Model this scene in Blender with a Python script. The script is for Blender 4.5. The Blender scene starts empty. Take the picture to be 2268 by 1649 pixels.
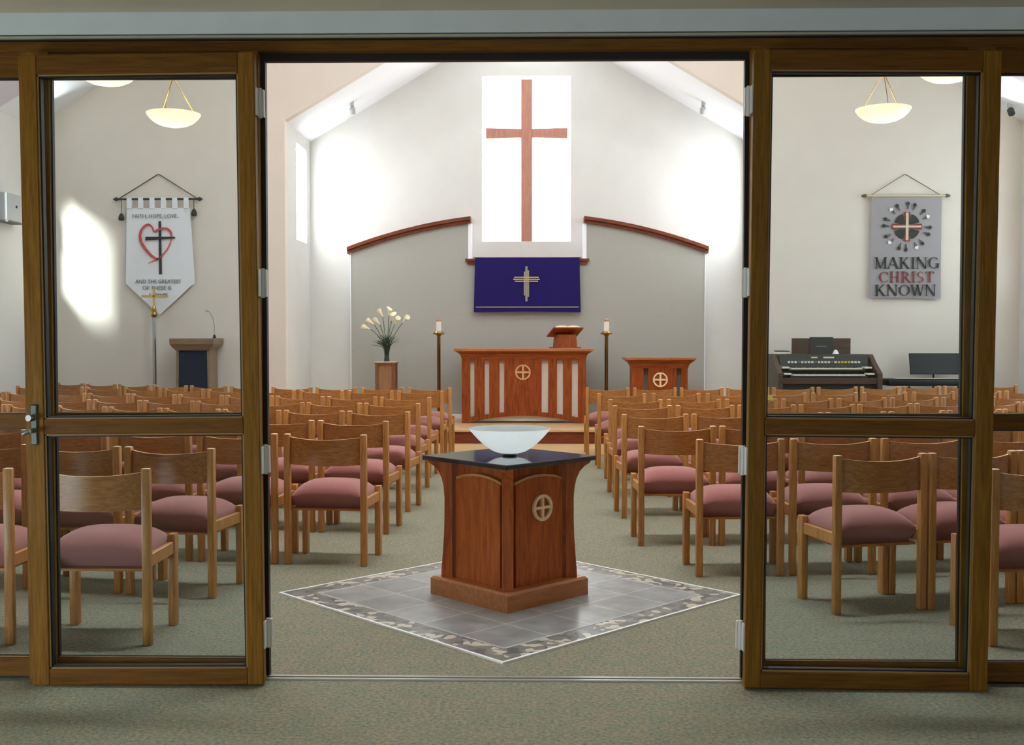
import bpy, bmesh, math, random
from mathutils import Vector, Matrix
random.seed(7)
R = math.radians
C = bpy.context.scene.collection

# ------------------------------------------------------------------ camera, world, sun, exposure
cam_d = bpy.data.cameras.new('camera')
cam_d.sensor_width = 36.0
cam_d.lens = 36.0 * 2400 / 2268
cam_d.clip_start = 0.05
cam_d.clip_end = 200
cam = bpy.data.objects.new('camera', cam_d)
C.objects.link(cam)
cam.location = (0.13, 0.0, 1.42)
cam.rotation_euler = (R(90 - 1.83), 0, R(1.1))
sc = bpy.context.scene
sc.camera = cam
sc.view_settings.view_transform = 'Standard'
sc.view_settings.look = 'None'
sc.view_settings.gamma = 1
sc.view_settings.use_curve_mapping = False
sc.view_settings.exposure = 0.0

W = bpy.data.worlds.new('World')
sc.world = W
W.use_nodes = True
W.node_tree.nodes['Background'].inputs[0].default_value = (0.80, 0.90, 1.0, 1)
W.node_tree.nodes['Background'].inputs[1].default_value = 1.5

sun_d = bpy.data.lights.new('sun', 'SUN')
sun_d.energy = 20.0
sun_d.angle = R(8)
sun_d.color = (1.0, 0.97, 0.9)
sun = bpy.data.objects.new('sun', sun_d)
C.objects.link(sun)
sun.rotation_euler = Vector((0.28, 1.0, -0.28)).to_track_quat('-Z', 'Y').to_euler()

# daylight strengths of the frosted window panes (white daylight behind them) and added fill panes
DAY_CROSS = 7.0     # altar window
DAY_SLIM = 10.5     # slim chancel side windows
DAY_NAVE = 2.2      # tall windows in the nave's side walls
DAY_SKY = 58.0
DAY_SKY_FRONT = 11.0   # roof lights nearer the altar      # ridge skylights
FILL_LOBBY = 15.0     # added pane in the lobby side wall
FILL_LOBBY_BACK = 3.4  # added pane in the lobby rear wall
FILL_BAY = 5.5       # added slim pane at the front of the right nave wall
FILL_RIDGE = 3.0     # added ridge pane over the chancel


# ------------------------------------------------------------------ materials
def s2l(c):
    return tuple(((v / 255) / 12.92 if v / 255 <= 0.04045 else ((v / 255 + 0.055) / 1.055) ** 2.4) for v in c)


def mat(name, col, rough=0.6, metal=0.0, spec=0.5, noise=0.0, nscale=40.0, bump=0.0, bscale=200.0, trans=0.0, ior=1.45, coat=0.0, sheen=0.0):
    m = bpy.data.materials.new(name)
    m.use_nodes = True
    nt = m.node_tree
    b = nt.nodes['Principled BSDF']
    c = s2l(col) + (1,)
    b.inputs['Base Color'].default_value = c
    b.inputs['Roughness'].default_value = rough
    b.inputs['Metallic'].default_value = metal
    b.inputs['Specular IOR Level'].default_value = spec
    b.inputs['IOR'].default_value = ior
    b.inputs['Transmission Weight'].default_value = trans
    b.inputs['Coat Weight'].default_value = coat
    b.inputs['Sheen Weight'].default_value = sheen
    tc = nt.nodes.new('ShaderNodeTexCoord')
    if noise > 0:
        n = nt.nodes.new('ShaderNodeTexNoise')
        n.inputs['Scale'].default_value = nscale
        n.inputs['Detail'].default_value = 6
        nt.links.new(tc.outputs['Object'], n.inputs['Vector'])
        r = nt.nodes.new('ShaderNodeValToRGB')
        r.color_ramp.elements[0].position = 0.3
        r.color_ramp.elements[1].position = 0.7
        r.color_ramp.elements[0].color = tuple(v * (1 - noise) for v in c[:3]) + (1,)
        r.color_ramp.elements[1].color = tuple(min(1, v * (1 + noise)) for v in c[:3]) + (1,)
        nt.links.new(n.outputs['Fac'], r.inputs['Fac'])
        nt.links.new(r.outputs['Color'], b.inputs['Base Color'])
    if bump > 0:
        n2 = nt.nodes.new('ShaderNodeTexNoise')
        n2.inputs['Scale'].default_value = bscale
        n2.inputs['Detail'].default_value = 3
        nt.links.new(tc.outputs['Object'], n2.inputs['Vector'])
        bp = nt.nodes.new('ShaderNodeBump')
        bp.inputs['Strength'].default_value = bump
        bp.inputs['Distance'].default_value = 0.01
        nt.links.new(n2.outputs['Fac'], bp.inputs['Height'])
        nt.links.new(bp.outputs['Normal'], b.inputs['Normal'])
    return m


def wood(name, dark, light, axis='Z', scale=6.0, stretch=14.0, rough=0.4, vary=0.12, spec=0.5, coat=0.0):
    m = bpy.data.materials.new(name)
    m.use_nodes = True
    nt = m.node_tree
    b = nt.nodes['Principled BSDF']
    b.inputs['Roughness'].default_value = rough
    b.inputs['Specular IOR Level'].default_value = spec
    b.inputs['Coat Weight'].default_value = coat
    b.inputs['Coat Roughness'].default_value = 0.15
    tc = nt.nodes.new('ShaderNodeTexCoord')
    oi = nt.nodes.new('ShaderNodeObjectInfo')
    mp = nt.nodes.new('ShaderNodeMapping')
    s = [stretch] * 3
    s['XYZ'.index(axis)] = 1.0
    mp.inputs['Scale'].default_value = s
    off = nt.nodes.new('ShaderNodeVectorMath')
    off.operation = 'SCALE'
    off.inputs[0].default_value = (13.0, 7.0, 5.0)
    nt.links.new(oi.outputs['Random'], off.inputs['Scale'])
    add = nt.nodes.new('ShaderNodeVectorMath')
    nt.links.new(tc.outputs['Object'], add.inputs[0])
    nt.links.new(off.outputs[0], add.inputs[1])
    nt.links.new(add.outputs[0], mp.inputs['Vector'])
    n = nt.nodes.new('ShaderNodeTexNoise')
    n.inputs['Scale'].default_value = scale
    n.inputs['Detail'].default_value = 8
    n.inputs['Roughness'].default_value = 0.62
    n.inputs['Distortion'].default_value = 0.6
    nt.links.new(mp.outputs['Vector'], n.inputs['Vector'])
    r = nt.nodes.new('ShaderNodeValToRGB')
    r.color_ramp.elements[0].position = 0.32
    r.color_ramp.elements[1].position = 0.70
    r.color_ramp.elements[0].color = s2l(dark) + (1,)
    r.color_ramp.elements[1].color = s2l(light) + (1,)
    nt.links.new(n.outputs['Fac'], r.inputs['Fac'])
    hs = nt.nodes.new('ShaderNodeHueSaturation')
    mr = nt.nodes.new('ShaderNodeMapRange')
    mr.inputs['To Min'].default_value = 1 - vary
    mr.inputs['To Max'].default_value = 1 + vary
    nt.links.new(oi.outputs['Random'], mr.inputs['Value'])
    nt.links.new(mr.outputs['Result'], hs.inputs['Value'])
    nt.links.new(r.outputs['Color'], hs.inputs['Color'])
    nt.links.new(hs.outputs['Color'], b.inputs['Base Color'])
    return m


def carpet(name):
    m = bpy.data.materials.new(name)
    m.use_nodes = True
    nt = m.node_tree
    b = nt.nodes['Principled BSDF']
    b.inputs['Roughness'].default_value = 1.0
    b.inputs['Specular IOR Level'].default_value = 0.05
    tc = nt.nodes.new('ShaderNodeTexCoord')
    n1 = nt.nodes.new('ShaderNodeTexNoise')
    n1.inputs['Scale'].default_value = 62
    n1.inputs['Detail'].default_value = 8
    n1.inputs['Roughness'].default_value = 0.7
    n2 = nt.nodes.new('ShaderNodeTexNoise')
    n2.inputs['Scale'].default_value = 9
    n2.inputs['Detail'].default_value = 6
    n2.inputs['Roughness'].default_value = 0.75
    for n in (n1, n2):
        nt.links.new(tc.outputs['Object'], n.inputs['Vector'])
    r1 = nt.nodes.new('ShaderNodeValToRGB')
    e = r1.color_ramp.elements
    e[0].position, e[1].position = 0.33, 0.68
    e[0].color = s2l((88, 92, 78)) + (1,)
    e[1].color = s2l((174, 170, 146)) + (1,)
    r2 = nt.nodes.new('ShaderNodeValToRGB')
    e = r2.color_ramp.elements
    e[0].position, e[1].position = 0.42, 0.62
    e[0].color = s2l((122, 128, 110)) + (1,)
    e[1].color = s2l((154, 134, 108)) + (1,)
    nt.links.new(n1.outputs['Fac'], r1.inputs['Fac'])
    nt.links.new(n2.outputs['Fac'], r2.inputs['Fac'])
    mx = nt.nodes.new('ShaderNodeMixRGB')
    mx.inputs['Fac'].default_value = 0.35
    nt.links.new(r1.outputs['Color'], mx.inputs['Color1'])
    nt.links.new(r2.outputs['Color'], mx.inputs['Color2'])
    nt.links.new(mx.outputs['Color'], b.inputs['Base Color'])
    bp = nt.nodes.new('ShaderNodeBump')
    bp.inputs['Strength'].default_value = 0.5
    bp.inputs['Distance'].default_value = 0.01
    n3 = nt.nodes.new('ShaderNodeTexNoise')
    n3.inputs['Scale'].default_value = 160
    nt.links.new(tc.outputs['Object'], n3.inputs['Vector'])
    nt.links.new(n3.outputs['Fac'], bp.inputs['Height'])
    nt.links.new(bp.outputs['Normal'], b.inputs['Normal'])
    return m


def emit(name, col, strength, back=None):
    m = bpy.data.materials.new(name)
    m.use_nodes = True
    b = m.node_tree.nodes['Principled BSDF']
    b.inputs['Base Color'].default_value = tuple(col) + (1,)
    b.inputs['Emission Color'].default_value = tuple(col) + (1,)
    b.inputs['Emission Strength'].default_value = strength
    b.inputs['Roughness'].default_value = 0.3
    return m


def glass(name, tint, refl=0.05):
    m = bpy.data.materials.new(name)
    m.use_nodes = True
    nt = m.node_tree
    nt.nodes.clear()
    out = nt.nodes.new('ShaderNodeOutputMaterial')
    t = nt.nodes.new('ShaderNodeBsdfTransparent')
    t.inputs['Color'].default_value = tuple(tint) + (1,)
    g = nt.nodes.new('ShaderNodeBsdfGlossy')
    g.inputs['Roughness'].default_value = 0.02
    mx = nt.nodes.new('ShaderNodeMixShader')
    mx.inputs['Fac'].default_value = refl
    nt.links.new(t.outputs[0], mx.inputs[1])
    nt.links.new(g.outputs[0], mx.inputs[2])
    nt.links.new(mx.outputs[0], out.inputs['Surface'])
    return m


M = {}
M['cream'] = mat('cream_paint', (217, 219, 215), 0.9, spec=0.2, noise=0.02, nscale=3)
M['warm'] = mat('warm_paint', (227, 219, 207), 0.9, spec=0.2, noise=0.02, nscale=3)
M['tan'] = mat('tan_paint', (168, 146, 124), 0.9, spec=0.2)
M['white'] = mat('white_paint', (244, 249, 254), 0.85, spec=0.2)
M['soffit'] = mat('soffit_paint', (200, 190, 168), 0.9, spec=0.2, noise=0.03, nscale=3)
M['beam'] = mat('grey_beam_paint', (208, 218, 222), 0.7, spec=0.3, noise=0.03, nscale=8)
M['moulding'] = mat('cream_moulding_paint', (172, 170, 152), 0.6)
M['panel_grey'] = mat('grey_wall_fabric', (172, 174, 167), 0.95, spec=0.1, noise=0.05, nscale=120, bump=0.05, bscale=400)
M['carpet'] = carpet('mottled_grey_green_carpet')
M['maple'] = wood('maple_floor_wood', (196, 160, 112), (222, 190, 142), 'X', 4, 10, 0.3, 0.02)
M['step_red'] = wood('step_riser_wood', (96, 40, 20), (140, 64, 32), 'X', 4, 16, 0.4, 0.03)
M['frame'] = wood('brown_door_timber', (104, 70, 18), (140, 100, 34), 'Z', 5, 18, 0.5, 0.06, 0.15)
M['frame_h'] = wood('brown_rail_timber', (90, 57, 18), (122, 82, 29), 'X', 5, 18, 0.5, 0.06, 0.15)
M['frame_dark'] = mat('dark_gasket', (20, 17, 14), 0.5)
M['bead'] = mat('glazing_bead_wood', (146, 118, 74), 0.35)
M['glass'] = glass('clear_pane_glass', (0.948, 0.974, 0.982), 0.013)
M['chair_v'] = wood('oak_upright', (162, 104, 50), (208, 150, 84), 'Z', 7, 16, 0.38, 0.10, 0.4)
M['chair_h'] = wood('oak_backrest', (146, 90, 42), (194, 134, 72), 'X', 7, 14, 0.36, 0.12, 0.4)
M['ply_edge_lit'] = mat('lit_plywood_edge', (228, 178, 122), 0.4, noise=.06, nscale=60)  # plywood top edge; skylight brightness is put into the pale colour
M['end_grain_lit'] = mat('lit_end_grain', (238, 204, 164), 0.3, noise=.05, nscale=80)  # light on the post tops is painted into their end grain
M['mauve'] = mat('mauve_upholstery', (164, 108, 102), 0.95, spec=0.1, noise=0.12, nscale=260, bump=0.15, bscale=600, sheen=0.3)
M['underseat'] = mat('black_seat_lining', (34, 28, 26), 0.9)
M['cherry'] = wood('cherry_wood', (116, 50, 18), (166, 84, 34), 'Z', 4, 9, 0.40, 0.05, 0.25, 0.0)
M['cherry_h'] = wood('cherry_wood_cross_grain', (120, 54, 22), (170, 90, 40), 'X', 4, 10, 0.40, 0.05, 0.25, 0.0)
M['font_wood'] = wood('font_wood', (146, 68, 28), (196, 106, 48), 'Z', 4, 9, 0.40, 0.02, 0.25)
M['arch_lit_wood'] = wood('arch_highlight_wood', (188, 130, 74), (222, 164, 102), 'X', 4, 10, 0.4, 0.02, 0.3)  # light caught on the font's panel ledges, put into a paler wood
M['cap_wood'] = wood('brown_cap_wood', (98, 50, 32), (132, 74, 50), 'X', 4, 10, 0.45, 0.03, 0.2)
M['cherry_light'] = wood('pale_cherry_wood', (150, 88, 46), (186, 120, 68), 'X', 4, 10, 0.33, 0.05, 0.5, 0.1)
M['maple_inlay'] = wood('maple_emblem_wood', (236, 206, 160), (250, 228, 188), 'X', 6, 4, 0.4, 0.02)
M['slab'] = mat('polished_black_stone', (22, 26, 30), 0.09, spec=1.0, noise=0.35, nscale=60)
M['bowl'] = mat('frosted_aqua_glass', (244, 250, 250), 0.16, spec=0.6)
_nt = M['bowl'].node_tree
_tr = _nt.nodes.new('ShaderNodeBsdfTranslucent')
_tr.inputs['Color'].default_value = s2l((246, 253, 253)) + (1,)
_mx = _nt.nodes.new('ShaderNodeMixShader')
_mx.inputs['Fac'].default_value = 0.75
_nt.links.new(_nt.nodes['Principled BSDF'].outputs[0], _mx.inputs[1])
_nt.links.new(_tr.outputs[0], _mx.inputs[2])
_nt.links.new(_mx.outputs[0], _nt.nodes['Material Output'].inputs['Surface'])
M['blackmat'] = mat('black_plastic', (22, 24, 26), 0.45, noise=0.1, nscale=20)
M['navy_cloth'] = mat('navy_lectern_cloth', (34, 38, 58), 0.9, noise=0.2, nscale=20)
M['blue_cloth'] = mat('indigo_woven_cloth', (41, 35, 98), 0.95, spec=0.1, noise=0.12, nscale=240, bump=0.15, bscale=500)
M['silver_cloth'] = mat('silver_thread', (150, 146, 132), 0.5, noise=0.1, nscale=100)
M['gold_thread'] = mat('gold_thread', (196, 178, 120), 0.5)
M['brass'] = mat('brass', (176, 142, 74), 0.28, 1.0)
M['brass_dark'] = mat('aged_brass', (132, 112, 70), 0.25, 1.0)
M['chrome'] = mat('satin_steel', (176, 180, 180), 0.28, 1.0)
M['wax'] = mat('white_wax', (240, 234, 224), 0.5)
M['wax'].node_tree.nodes['Principled BSDF'].inputs['Subsurface Weight'].default_value = 0.2
M['follower'] = mat('amber_candle_cap', (176, 140, 116), 0.35)
M['linen'] = mat('white_linen', (238, 240, 243), 0.95, spec=0.1, noise=0.02, nscale=200)
M['grey_linen'] = mat('grey_lilac_cloth', (164, 160, 162), 0.95, spec=0.1, noise=0.06, nscale=150)
M['ink'] = mat('charcoal_felt', (58, 62, 58), 0.9)
M['ink_grey'] = mat('grey_felt', (120, 122, 118), 0.9)
M['red_felt'] = mat('crimson_felt', (138, 62, 62), 0.9)
M['red_brush'] = mat('red_brush_paint', (204, 92, 88), 0.9, noise=0.25, nscale=40)
M['cord'] = mat('brown_cord', (110, 100, 80), 0.9)
M['pale_wood'] = mat('pale_dowel', (206, 196, 164), 0.5)
M['organ'] = wood('walnut_organ_case', (62, 46, 34), (92, 72, 54), 'X', 4, 12, 0.4, 0.03)
M['organ_panel'] = mat('dark_organ_panel', (58, 60, 56), 0.4)
M['ivory'] = mat('ivory_key', (224, 220, 200), 0.35)
M['yellow'] = mat('yellow_tab', (206, 186, 70), 0.5)
M['paper'] = mat('white_paper', (236, 234, 226), 0.8)
M['stem'] = mat('green_stem', (58, 92, 52), 0.6)
M['stem_dark'] = mat('dark_green_leaf', (44, 70, 48), 0.6, noise=0.2, nscale=30)
M['lily'] = mat('cream_lily_petal', (240, 236, 206), 0.6)
M['vase'] = mat('dark_green_glass', (34, 48, 38), 0.12, spec=0.6)
M['page'] = mat('book_pages', (238, 226, 190), 0.8)
M['cover'] = mat('book_cover', (70, 46, 34), 0.6)
M['grey_box'] = mat('grey_enclosure', (182, 188, 192), 0.5)
M['aluminium'] = mat('aluminium_strip', (196, 196, 188), 0.35, 0.8)
M['whitestrip'] = mat('white_edge_strip', (240, 240, 236), 0.5)
M['win_cross'] = emit('daylight_altar_window', (1.0, 1.0, 1.0), DAY_CROSS)
M['win_slim'] = emit('daylight_slim_window', (0.96, 0.98, 1.0), DAY_SLIM)
M['win_nave'] = emit('daylight_nave_window', (0.95, 0.98, 1.0), DAY_NAVE)
M['win_sky'] = emit('daylight_skylight', (0.92, 0.97, 1.0), DAY_SKY)
M['fill_lobby'] = emit('added_lobby_glow', (0.86, 0.95, 1.0), FILL_LOBBY)
M['fill_lobby_back'] = emit('added_lobby_rear_glow', (0.95, 0.98, 1.0), FILL_LOBBY_BACK)
M['win_sky_front'] = emit('daylight_front_skylight', (0.92, 0.97, 1.0), DAY_SKY_FRONT)
M['fill_bay'] = emit('added_bay_glow', (0.95, 0.98, 1.0), FILL_BAY)
M['fill_ridge'] = emit('added_ridge_glow', (0.95, 0.98, 1.0), FILL_RIDGE)
M['ceil_shade'] = mat('lilac_ceiling_shade', (216, 214, 226), 0.9, spec=0.2)  # shade of the ceiling away from the bay, put into a lilac tone
M['handle_plate'] = mat('dull_steel_plate', (104, 112, 110), 0.35, 0.9)
M['grout'] = mat('pale_grout', (176, 178, 170), 0.5)
M['hinge'] = mat('pale_grey_hinge', (206, 206, 202), 0.4)
M['win_low'] = emit('daylight_low_window', (0.80, 0.90, 1.0), 0.9)
M['win_blue'] = emit('daylight_blue_pane', (0.30, 0.42, 0.62), 0.7)


def lamp_bowl_mat():
    m = bpy.data.materials.new('alabaster_bowl')
    m.use_nodes = True
    b = m.node_tree.nodes['Principled BSDF']
    b.inputs['Base Color'].default_value = (0.9, 0.75, 0.55, 1)
    b.inputs['Roughness'].default_value = 0.35
    nt = m.node_tree
    tc = nt.nodes.new('ShaderNodeTexCoord')
    sep = nt.nodes.new('ShaderNodeSeparateXYZ')
    nt.links.new(tc.outputs['Object'], sep.inputs[0])
    mr = nt.nodes.new('ShaderNodeMapRange')   # the bulb sits low in the bowl, so the glass glows most at its bottom
    mr.inputs['From Min'].default_value = 0.0
    mr.inputs['From Max'].default_value = 0.15
    mr.inputs['To Min'].default_value = 1.9
    mr.inputs['To Max'].default_value = 0.60
    nt.links.new(sep.outputs['Z'], mr.inputs['Value'])
    b.inputs['Emission Color'].default_value = (1.0, 0.76, 0.48, 1)
    nt.links.new(mr.outputs['Result'], b.inputs['Emission Strength'])
    return m


M['alabaster'] = lamp_bowl_mat()


def slate_mat():
    """Square slate tiles with pale joints, local XY aligned with the tiles."""
    m = bpy.data.materials.new('slate_tiles')
    m.use_nodes = True
    nt = m.node_tree
    b = nt.nodes['Principled BSDF']
    b.inputs['Roughness'].default_value = 0.30
    b.inputs['Specular IOR Level'].default_value = 1.0
    tc = nt.nodes.new('ShaderNodeTexCoord')
    mp = nt.nodes.new('ShaderNodeMapping')
    mp.inputs['Location'].default_value = (0.7425, 0.7425, 0)
    nt.links.new(tc.outputs['Object'], mp.inputs['Vector'])
    br = nt.nodes.new('ShaderNodeTexBrick')
    br.offset = 0
    br.inputs['Scale'].default_value = 1.0
    br.inputs['Brick Width'].default_value = 0.297
    br.inputs['Row Height'].default_value = 0.297
    br.inputs['Mortar Size'].default_value = 0.004
    br.inputs['Mortar Smooth'].default_value = 0.2
    br.inputs['Color1'].default_value = s2l((136, 141, 138)) + (1,)
    br.inputs['Color2'].default_value = s2l((148, 152, 148)) + (1,)
    br.inputs['Mortar'].default_value = s2l((196, 196, 188)) + (1,)
    nt.links.new(mp.outputs['Vector'], br.inputs['Vector'])
    n = nt.nodes.new('ShaderNodeTexNoise')
    n.inputs['Scale'].default_value = 9
    n.inputs['Detail'].default_value = 8
    nt.links.new(tc.outputs['Object'], n.inputs['Vector'])
    mx = nt.nodes.new('ShaderNodeMixRGB')
    mx.blend_type = 'OVERLAY'
    mx.inputs['Fac'].default_value = 0.6
    nt.links.new(br.outputs['Color'], mx.inputs['Color1'])
    nt.links.new(n.outputs['Fac'], mx.inputs['Color2'])
    nt.links.new(mx.outputs['Color'], b.inputs['Base Color'])
    bp = nt.nodes.new('ShaderNodeBump')
    bp.inputs['Strength'].default_value = 0.12
    bp.inputs['Distance'].default_value = 0.004
    nt.links.new(n.outputs['Fac'], bp.inputs['Height'])
    nt.links.new(bp.outputs['Normal'], b.inputs['Normal'])
    return m


def mosaic_mat():
    m = bpy.data.materials.new('pebble_mosaic')
    m.use_nodes = True
    nt = m.node_tree
    b = nt.nodes['Principled BSDF']
    b.inputs['Roughness'].default_value = 0.3
    tc = nt.nodes.new('ShaderNodeTexCoord')
    v = nt.nodes.new('ShaderNodeTexVoronoi')
    v.inputs['Scale'].default_value = 24
    nt.links.new(tc.outputs['Object'], v.inputs['Vector'])
    bw = nt.nodes.new('ShaderNodeRGBToBW')
    nt.links.new(v.outputs['Color'], bw.inputs[0])
    r = nt.nodes.new('ShaderNodeValToRGB')
    r.color_ramp.interpolation = 'CONSTANT'
    e = r.color_ramp.elements
    e[0].color = s2l((98, 102, 98)) + (1,)
    e[1].position = 0.36
    e[1].color = s2l((124, 126, 120)) + (1,)
    k = e.new(0.62)
    k.color = s2l((200, 194, 176)) + (1,)
    k = e.new(0.80)
    k.color = s2l((138, 138, 130)) + (1,)
    nt.links.new(bw.outputs[0], r.inputs['Fac'])
    nt.links.new(r.outputs['Color'], b.inputs['Base Color'])
    return m


M['slate'] = slate_mat()
M['mosaic'] = mosaic_mat()


# ------------------------------------------------------------------ mesh helpers
class MB:
    def __init__(self):
        self.bm = bmesh.new()

    def box(self, x0, x1, y0, y1, z0, z1, bevel=0.0, seg=1):
        bm = bmesh.new() if bevel > 0 else self.bm
        vs = [bm.verts.new((x, y, z)) for x in (x0, x1) for y in (y0, y1) for z in (z0, z1)]
        for f in ((0, 1, 3, 2), (4, 6, 7, 5), (0, 4, 5, 1), (2, 3, 7, 6), (0, 2, 6, 4), (1, 5, 7, 3)):
            bm.faces.new([vs[i] for i in f])
        if bevel > 0:
            bmesh.ops.bevel(bm, geom=bm.edges[:], offset=bevel, segments=seg, profile=0.5, affect='EDGES')
            self._merge(bm)
        return self

    def _merge(self, bm, mtx=None):
        me = bpy.data.meshes.new('tmp')
        if mtx is not None:
            bm.transform(mtx)
        bm.to_mesh(me)
        bm.free()
        self.bm.from_mesh(me)
        bpy.data.meshes.remove(me)

    def add(self, other, mtx=None):
        self._merge(other.bm, mtx)
        return self

    def prism(self, poly, d0, d1, plane='XZ'):
        """Extrude a 2D polygon. plane XZ: extruded along Y from d0 to d1; XY: along Z; YZ: along X."""
        def p(a, b, d):
            return {'XZ': (a, d, b), 'XY': (a, b, d), 'YZ': (d, a, b)}[plane]
        A = [self.bm.verts.new(p(a, b, d0)) for a, b in poly]
        B = [self.bm.verts.new(p(a, b, d1)) for a, b in poly]
        n = len(poly)
        try:
            self.bm.faces.new(A)
            self.bm.faces.new(B[::-1])
        except ValueError:
            pass
        for i in range(n):
            self.bm.faces.new((A[i], B[i], B[(i + 1) % n], A[(i + 1) % n]))
        return self

    def strip(self, top, bot, y0, y1):
        """Solid between two polylines in XZ (same length), from y0 to y1."""
        for i in range(len(top) - 1):
            self.prism([bot[i], bot[i + 1], top[i + 1], top[i]], y0, y1)
        return self

    def lathe(self, prof, seg=24, close=False, center=(0, 0)):
        rings = []
        for r, z in prof:
            if r < 1e-6:
                rings.append([self.bm.verts.new((center[0], center[1], z))])
            else:
                rings.append([self.bm.verts.new((center[0] + r * math.cos(2 * math.pi * k / seg), center[1] + r * math.sin(2 * math.pi * k / seg), z)) for k in range(seg)])
        for a, b in zip(rings, rings[1:]):
            for k in range(seg):
                k2 = (k + 1) % seg
                if len(a) == 1 and len(b) == 1:
                    break
                if len(a) == 1:
                    self.bm.faces.new((a[0], b[k], b[k2]))
                elif len(b) == 1:
                    self.bm.faces.new((a[k], b[0], a[k2]))
                else:
                    self.bm.faces.new((a[k], b[k], b[k2], a[k2]))
        return self

    def loft(self, secs):
        """Rectangular sections (z, hx, hy[, cx, cy]) joined, with end caps."""
        rings = []
        for s in secs:
            z, hx, hy = s[:3]
            cx, cy = (s[3], s[4]) if len(s) > 3 else (0, 0)
            rings.append([self.bm.verts.new((cx + a * hx, cy + b * hy, z)) for a, b in ((-1, -1), (1, -1), (1, 1), (-1, 1))])
        for a, b in zip(rings, rings[1:]):
            for k in range(4):
                self.bm.faces.new((a[k], a[(k + 1) % 4], b[(k + 1) % 4], b[k]))
        self.bm.faces.new(rings[0][::-1])
        self.bm.faces.new(rings[-1])
        return self

    def tube(self, pts, r, seg=8, taper=None):
        pts = [Vector(p) for p in pts]
        rings = []
        for i, p in enumerate(pts):
            d = (pts[min(i + 1, len(pts) - 1)] - pts[max(i - 1, 0)]).normalized()
            u = d.cross(Vector((0, 0, 1)))
            if u.length < 1e-3:
                u = d.cross(Vector((0, 1, 0)))
            u.normalize()
            v = d.cross(u)
            rr = r if taper is None else r + (taper - r) * i / (len(pts) - 1)
            rings.append([self.bm.verts.new(p + (u * math.cos(2 * math.pi * k / seg) + v * math.sin(2 * math.pi * k / seg)) * rr) for k in range(seg)])
        for a, b in zip(rings, rings[1:]):
            for k in range(seg):
                self.bm.faces.new((a[k], a[(k + 1) % seg], b[(k + 1) % seg], b[k]))
        self.bm.faces.new(rings[0][::-1])
        self.bm.faces.new(rings[-1])
        return self

    def sheet(self, f, ni, nj, th):
        """Closed thin sheet over a grid f(i, j) -> (x, y, z), thick along Y."""
        A = [[self.bm.verts.new(f(i, j)) for j in range(nj + 1)] for i in range(ni + 1)]
        B = [[self.bm.verts.new((v.co.x, v.co.y + th, v.co.z)) for v in row] for row in A]
        for i in range(ni):
            for j in range(nj):
                self.bm.faces.new((A[i][j], A[i][j + 1], A[i + 1][j + 1], A[i + 1][j]))
                self.bm.faces.new((B[i][j], B[i + 1][j], B[i + 1][j + 1], B[i][j + 1]))
        for i in range(ni):
            self.bm.faces.new((A[i][0], A[i + 1][0], B[i + 1][0], B[i][0]))
            self.bm.faces.new((A[i][nj], B[i][nj], B[i + 1][nj], A[i + 1][nj]))
        for j in range(nj):
            self.bm.faces.new((A[0][j], B[0][j], B[0][j + 1], A[0][j + 1]))
            self.bm.faces.new((A[ni][j], A[ni][j + 1], B[ni][j + 1], B[ni][j]))
        return self

    def build(self, name, material, parent=None, smooth=False, loc=None, rot=None, top_mat=None, top_z_min=0.0):
        bmesh.ops.recalc_face_normals(self.bm, faces=self.bm.faces[:])
        me = bpy.data.meshes.new(name)
        self.bm.to_mesh(me)
        self.bm.free()
        me.materials.append(material)
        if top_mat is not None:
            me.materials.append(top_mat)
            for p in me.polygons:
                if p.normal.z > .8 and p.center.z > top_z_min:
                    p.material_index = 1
        if smooth:
            for p in me.polygons:
                p.use_smooth = True
            me.set_sharp_from_angle(angle=R(40))
        o = bpy.data.objects.new(name, me)
        C.objects.link(o)
        if parent is not None:
            o.parent = parent
        if loc is not None:
            o.location = loc
        if rot is not None:
            o.rotation_euler = rot
        return o


def tag(o, label, cat, group=None, kind=None):
    o['label'] = label
    o['category'] = cat
    if group:
        o['group'] = group
    if kind:
        o['kind'] = kind
    return o


def thing(name, label, cat, loc=(0, 0, 0), rz=0.0, group=None, kind=None):
    o = bpy.data.objects.new(name, None)
    o.empty_display_size = 0.1
    C.objects.link(o)
    o.location = loc
    o.rotation_euler = (0, 0, rz)
    return tag(o, label, cat, group, kind)


def structure(o, label, cat):
    return tag(o, label, cat, None, 'structure')


def copy_tree(o, parent=None):
    c = o.copy()
    C.objects.link(c)
    if parent is not None:
        c.parent = parent
    for ch in list(o.children):
        copy_tree(ch, c)
    return c


def wall_with_holes(mb, plane, d0, d1, u0, u1, z0, z1, holes):
    """Rectangular wall in (u,z) with rectangular holes, thickness d0..d1."""
    us = sorted({u0, u1, *[h[0] for h in holes], *[h[1] for h in holes]})
    zs = sorted({z0, z1, *[h[2] for h in holes], *[h[3] for h in holes]})
    for a, b in zip(us, us[1:]):
        for c, d in zip(zs, zs[1:]):
            mu, mz = (a + b) / 2, (c + d) / 2
            if any(h[0] < mu < h[1] and h[2] < mz < h[3] for h in holes):
                continue
            if plane == 'X':
                mb.box(d0, d1, a, b, c, d)
            else:
                mb.box(a, b, d0, d1, c, d)
    bmesh.ops.remove_doubles(mb.bm, verts=mb.bm.verts[:], dist=1e-5)
    seen = {}
    for f in mb.bm.faces[:]:
        k = tuple(sorted(v.index for v in f.verts)) if False else tuple(sorted((round(v.co.x, 4), round(v.co.y, 4), round(v.co.z, 4)) for v in f.verts))
        seen.setdefault(k, []).append(f)
    dead = [f for fs in seen.values() if len(fs) > 1 for f in fs]
    bmesh.ops.delete(mb.bm, geom=dead, context='FACES')
    return mb


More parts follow.
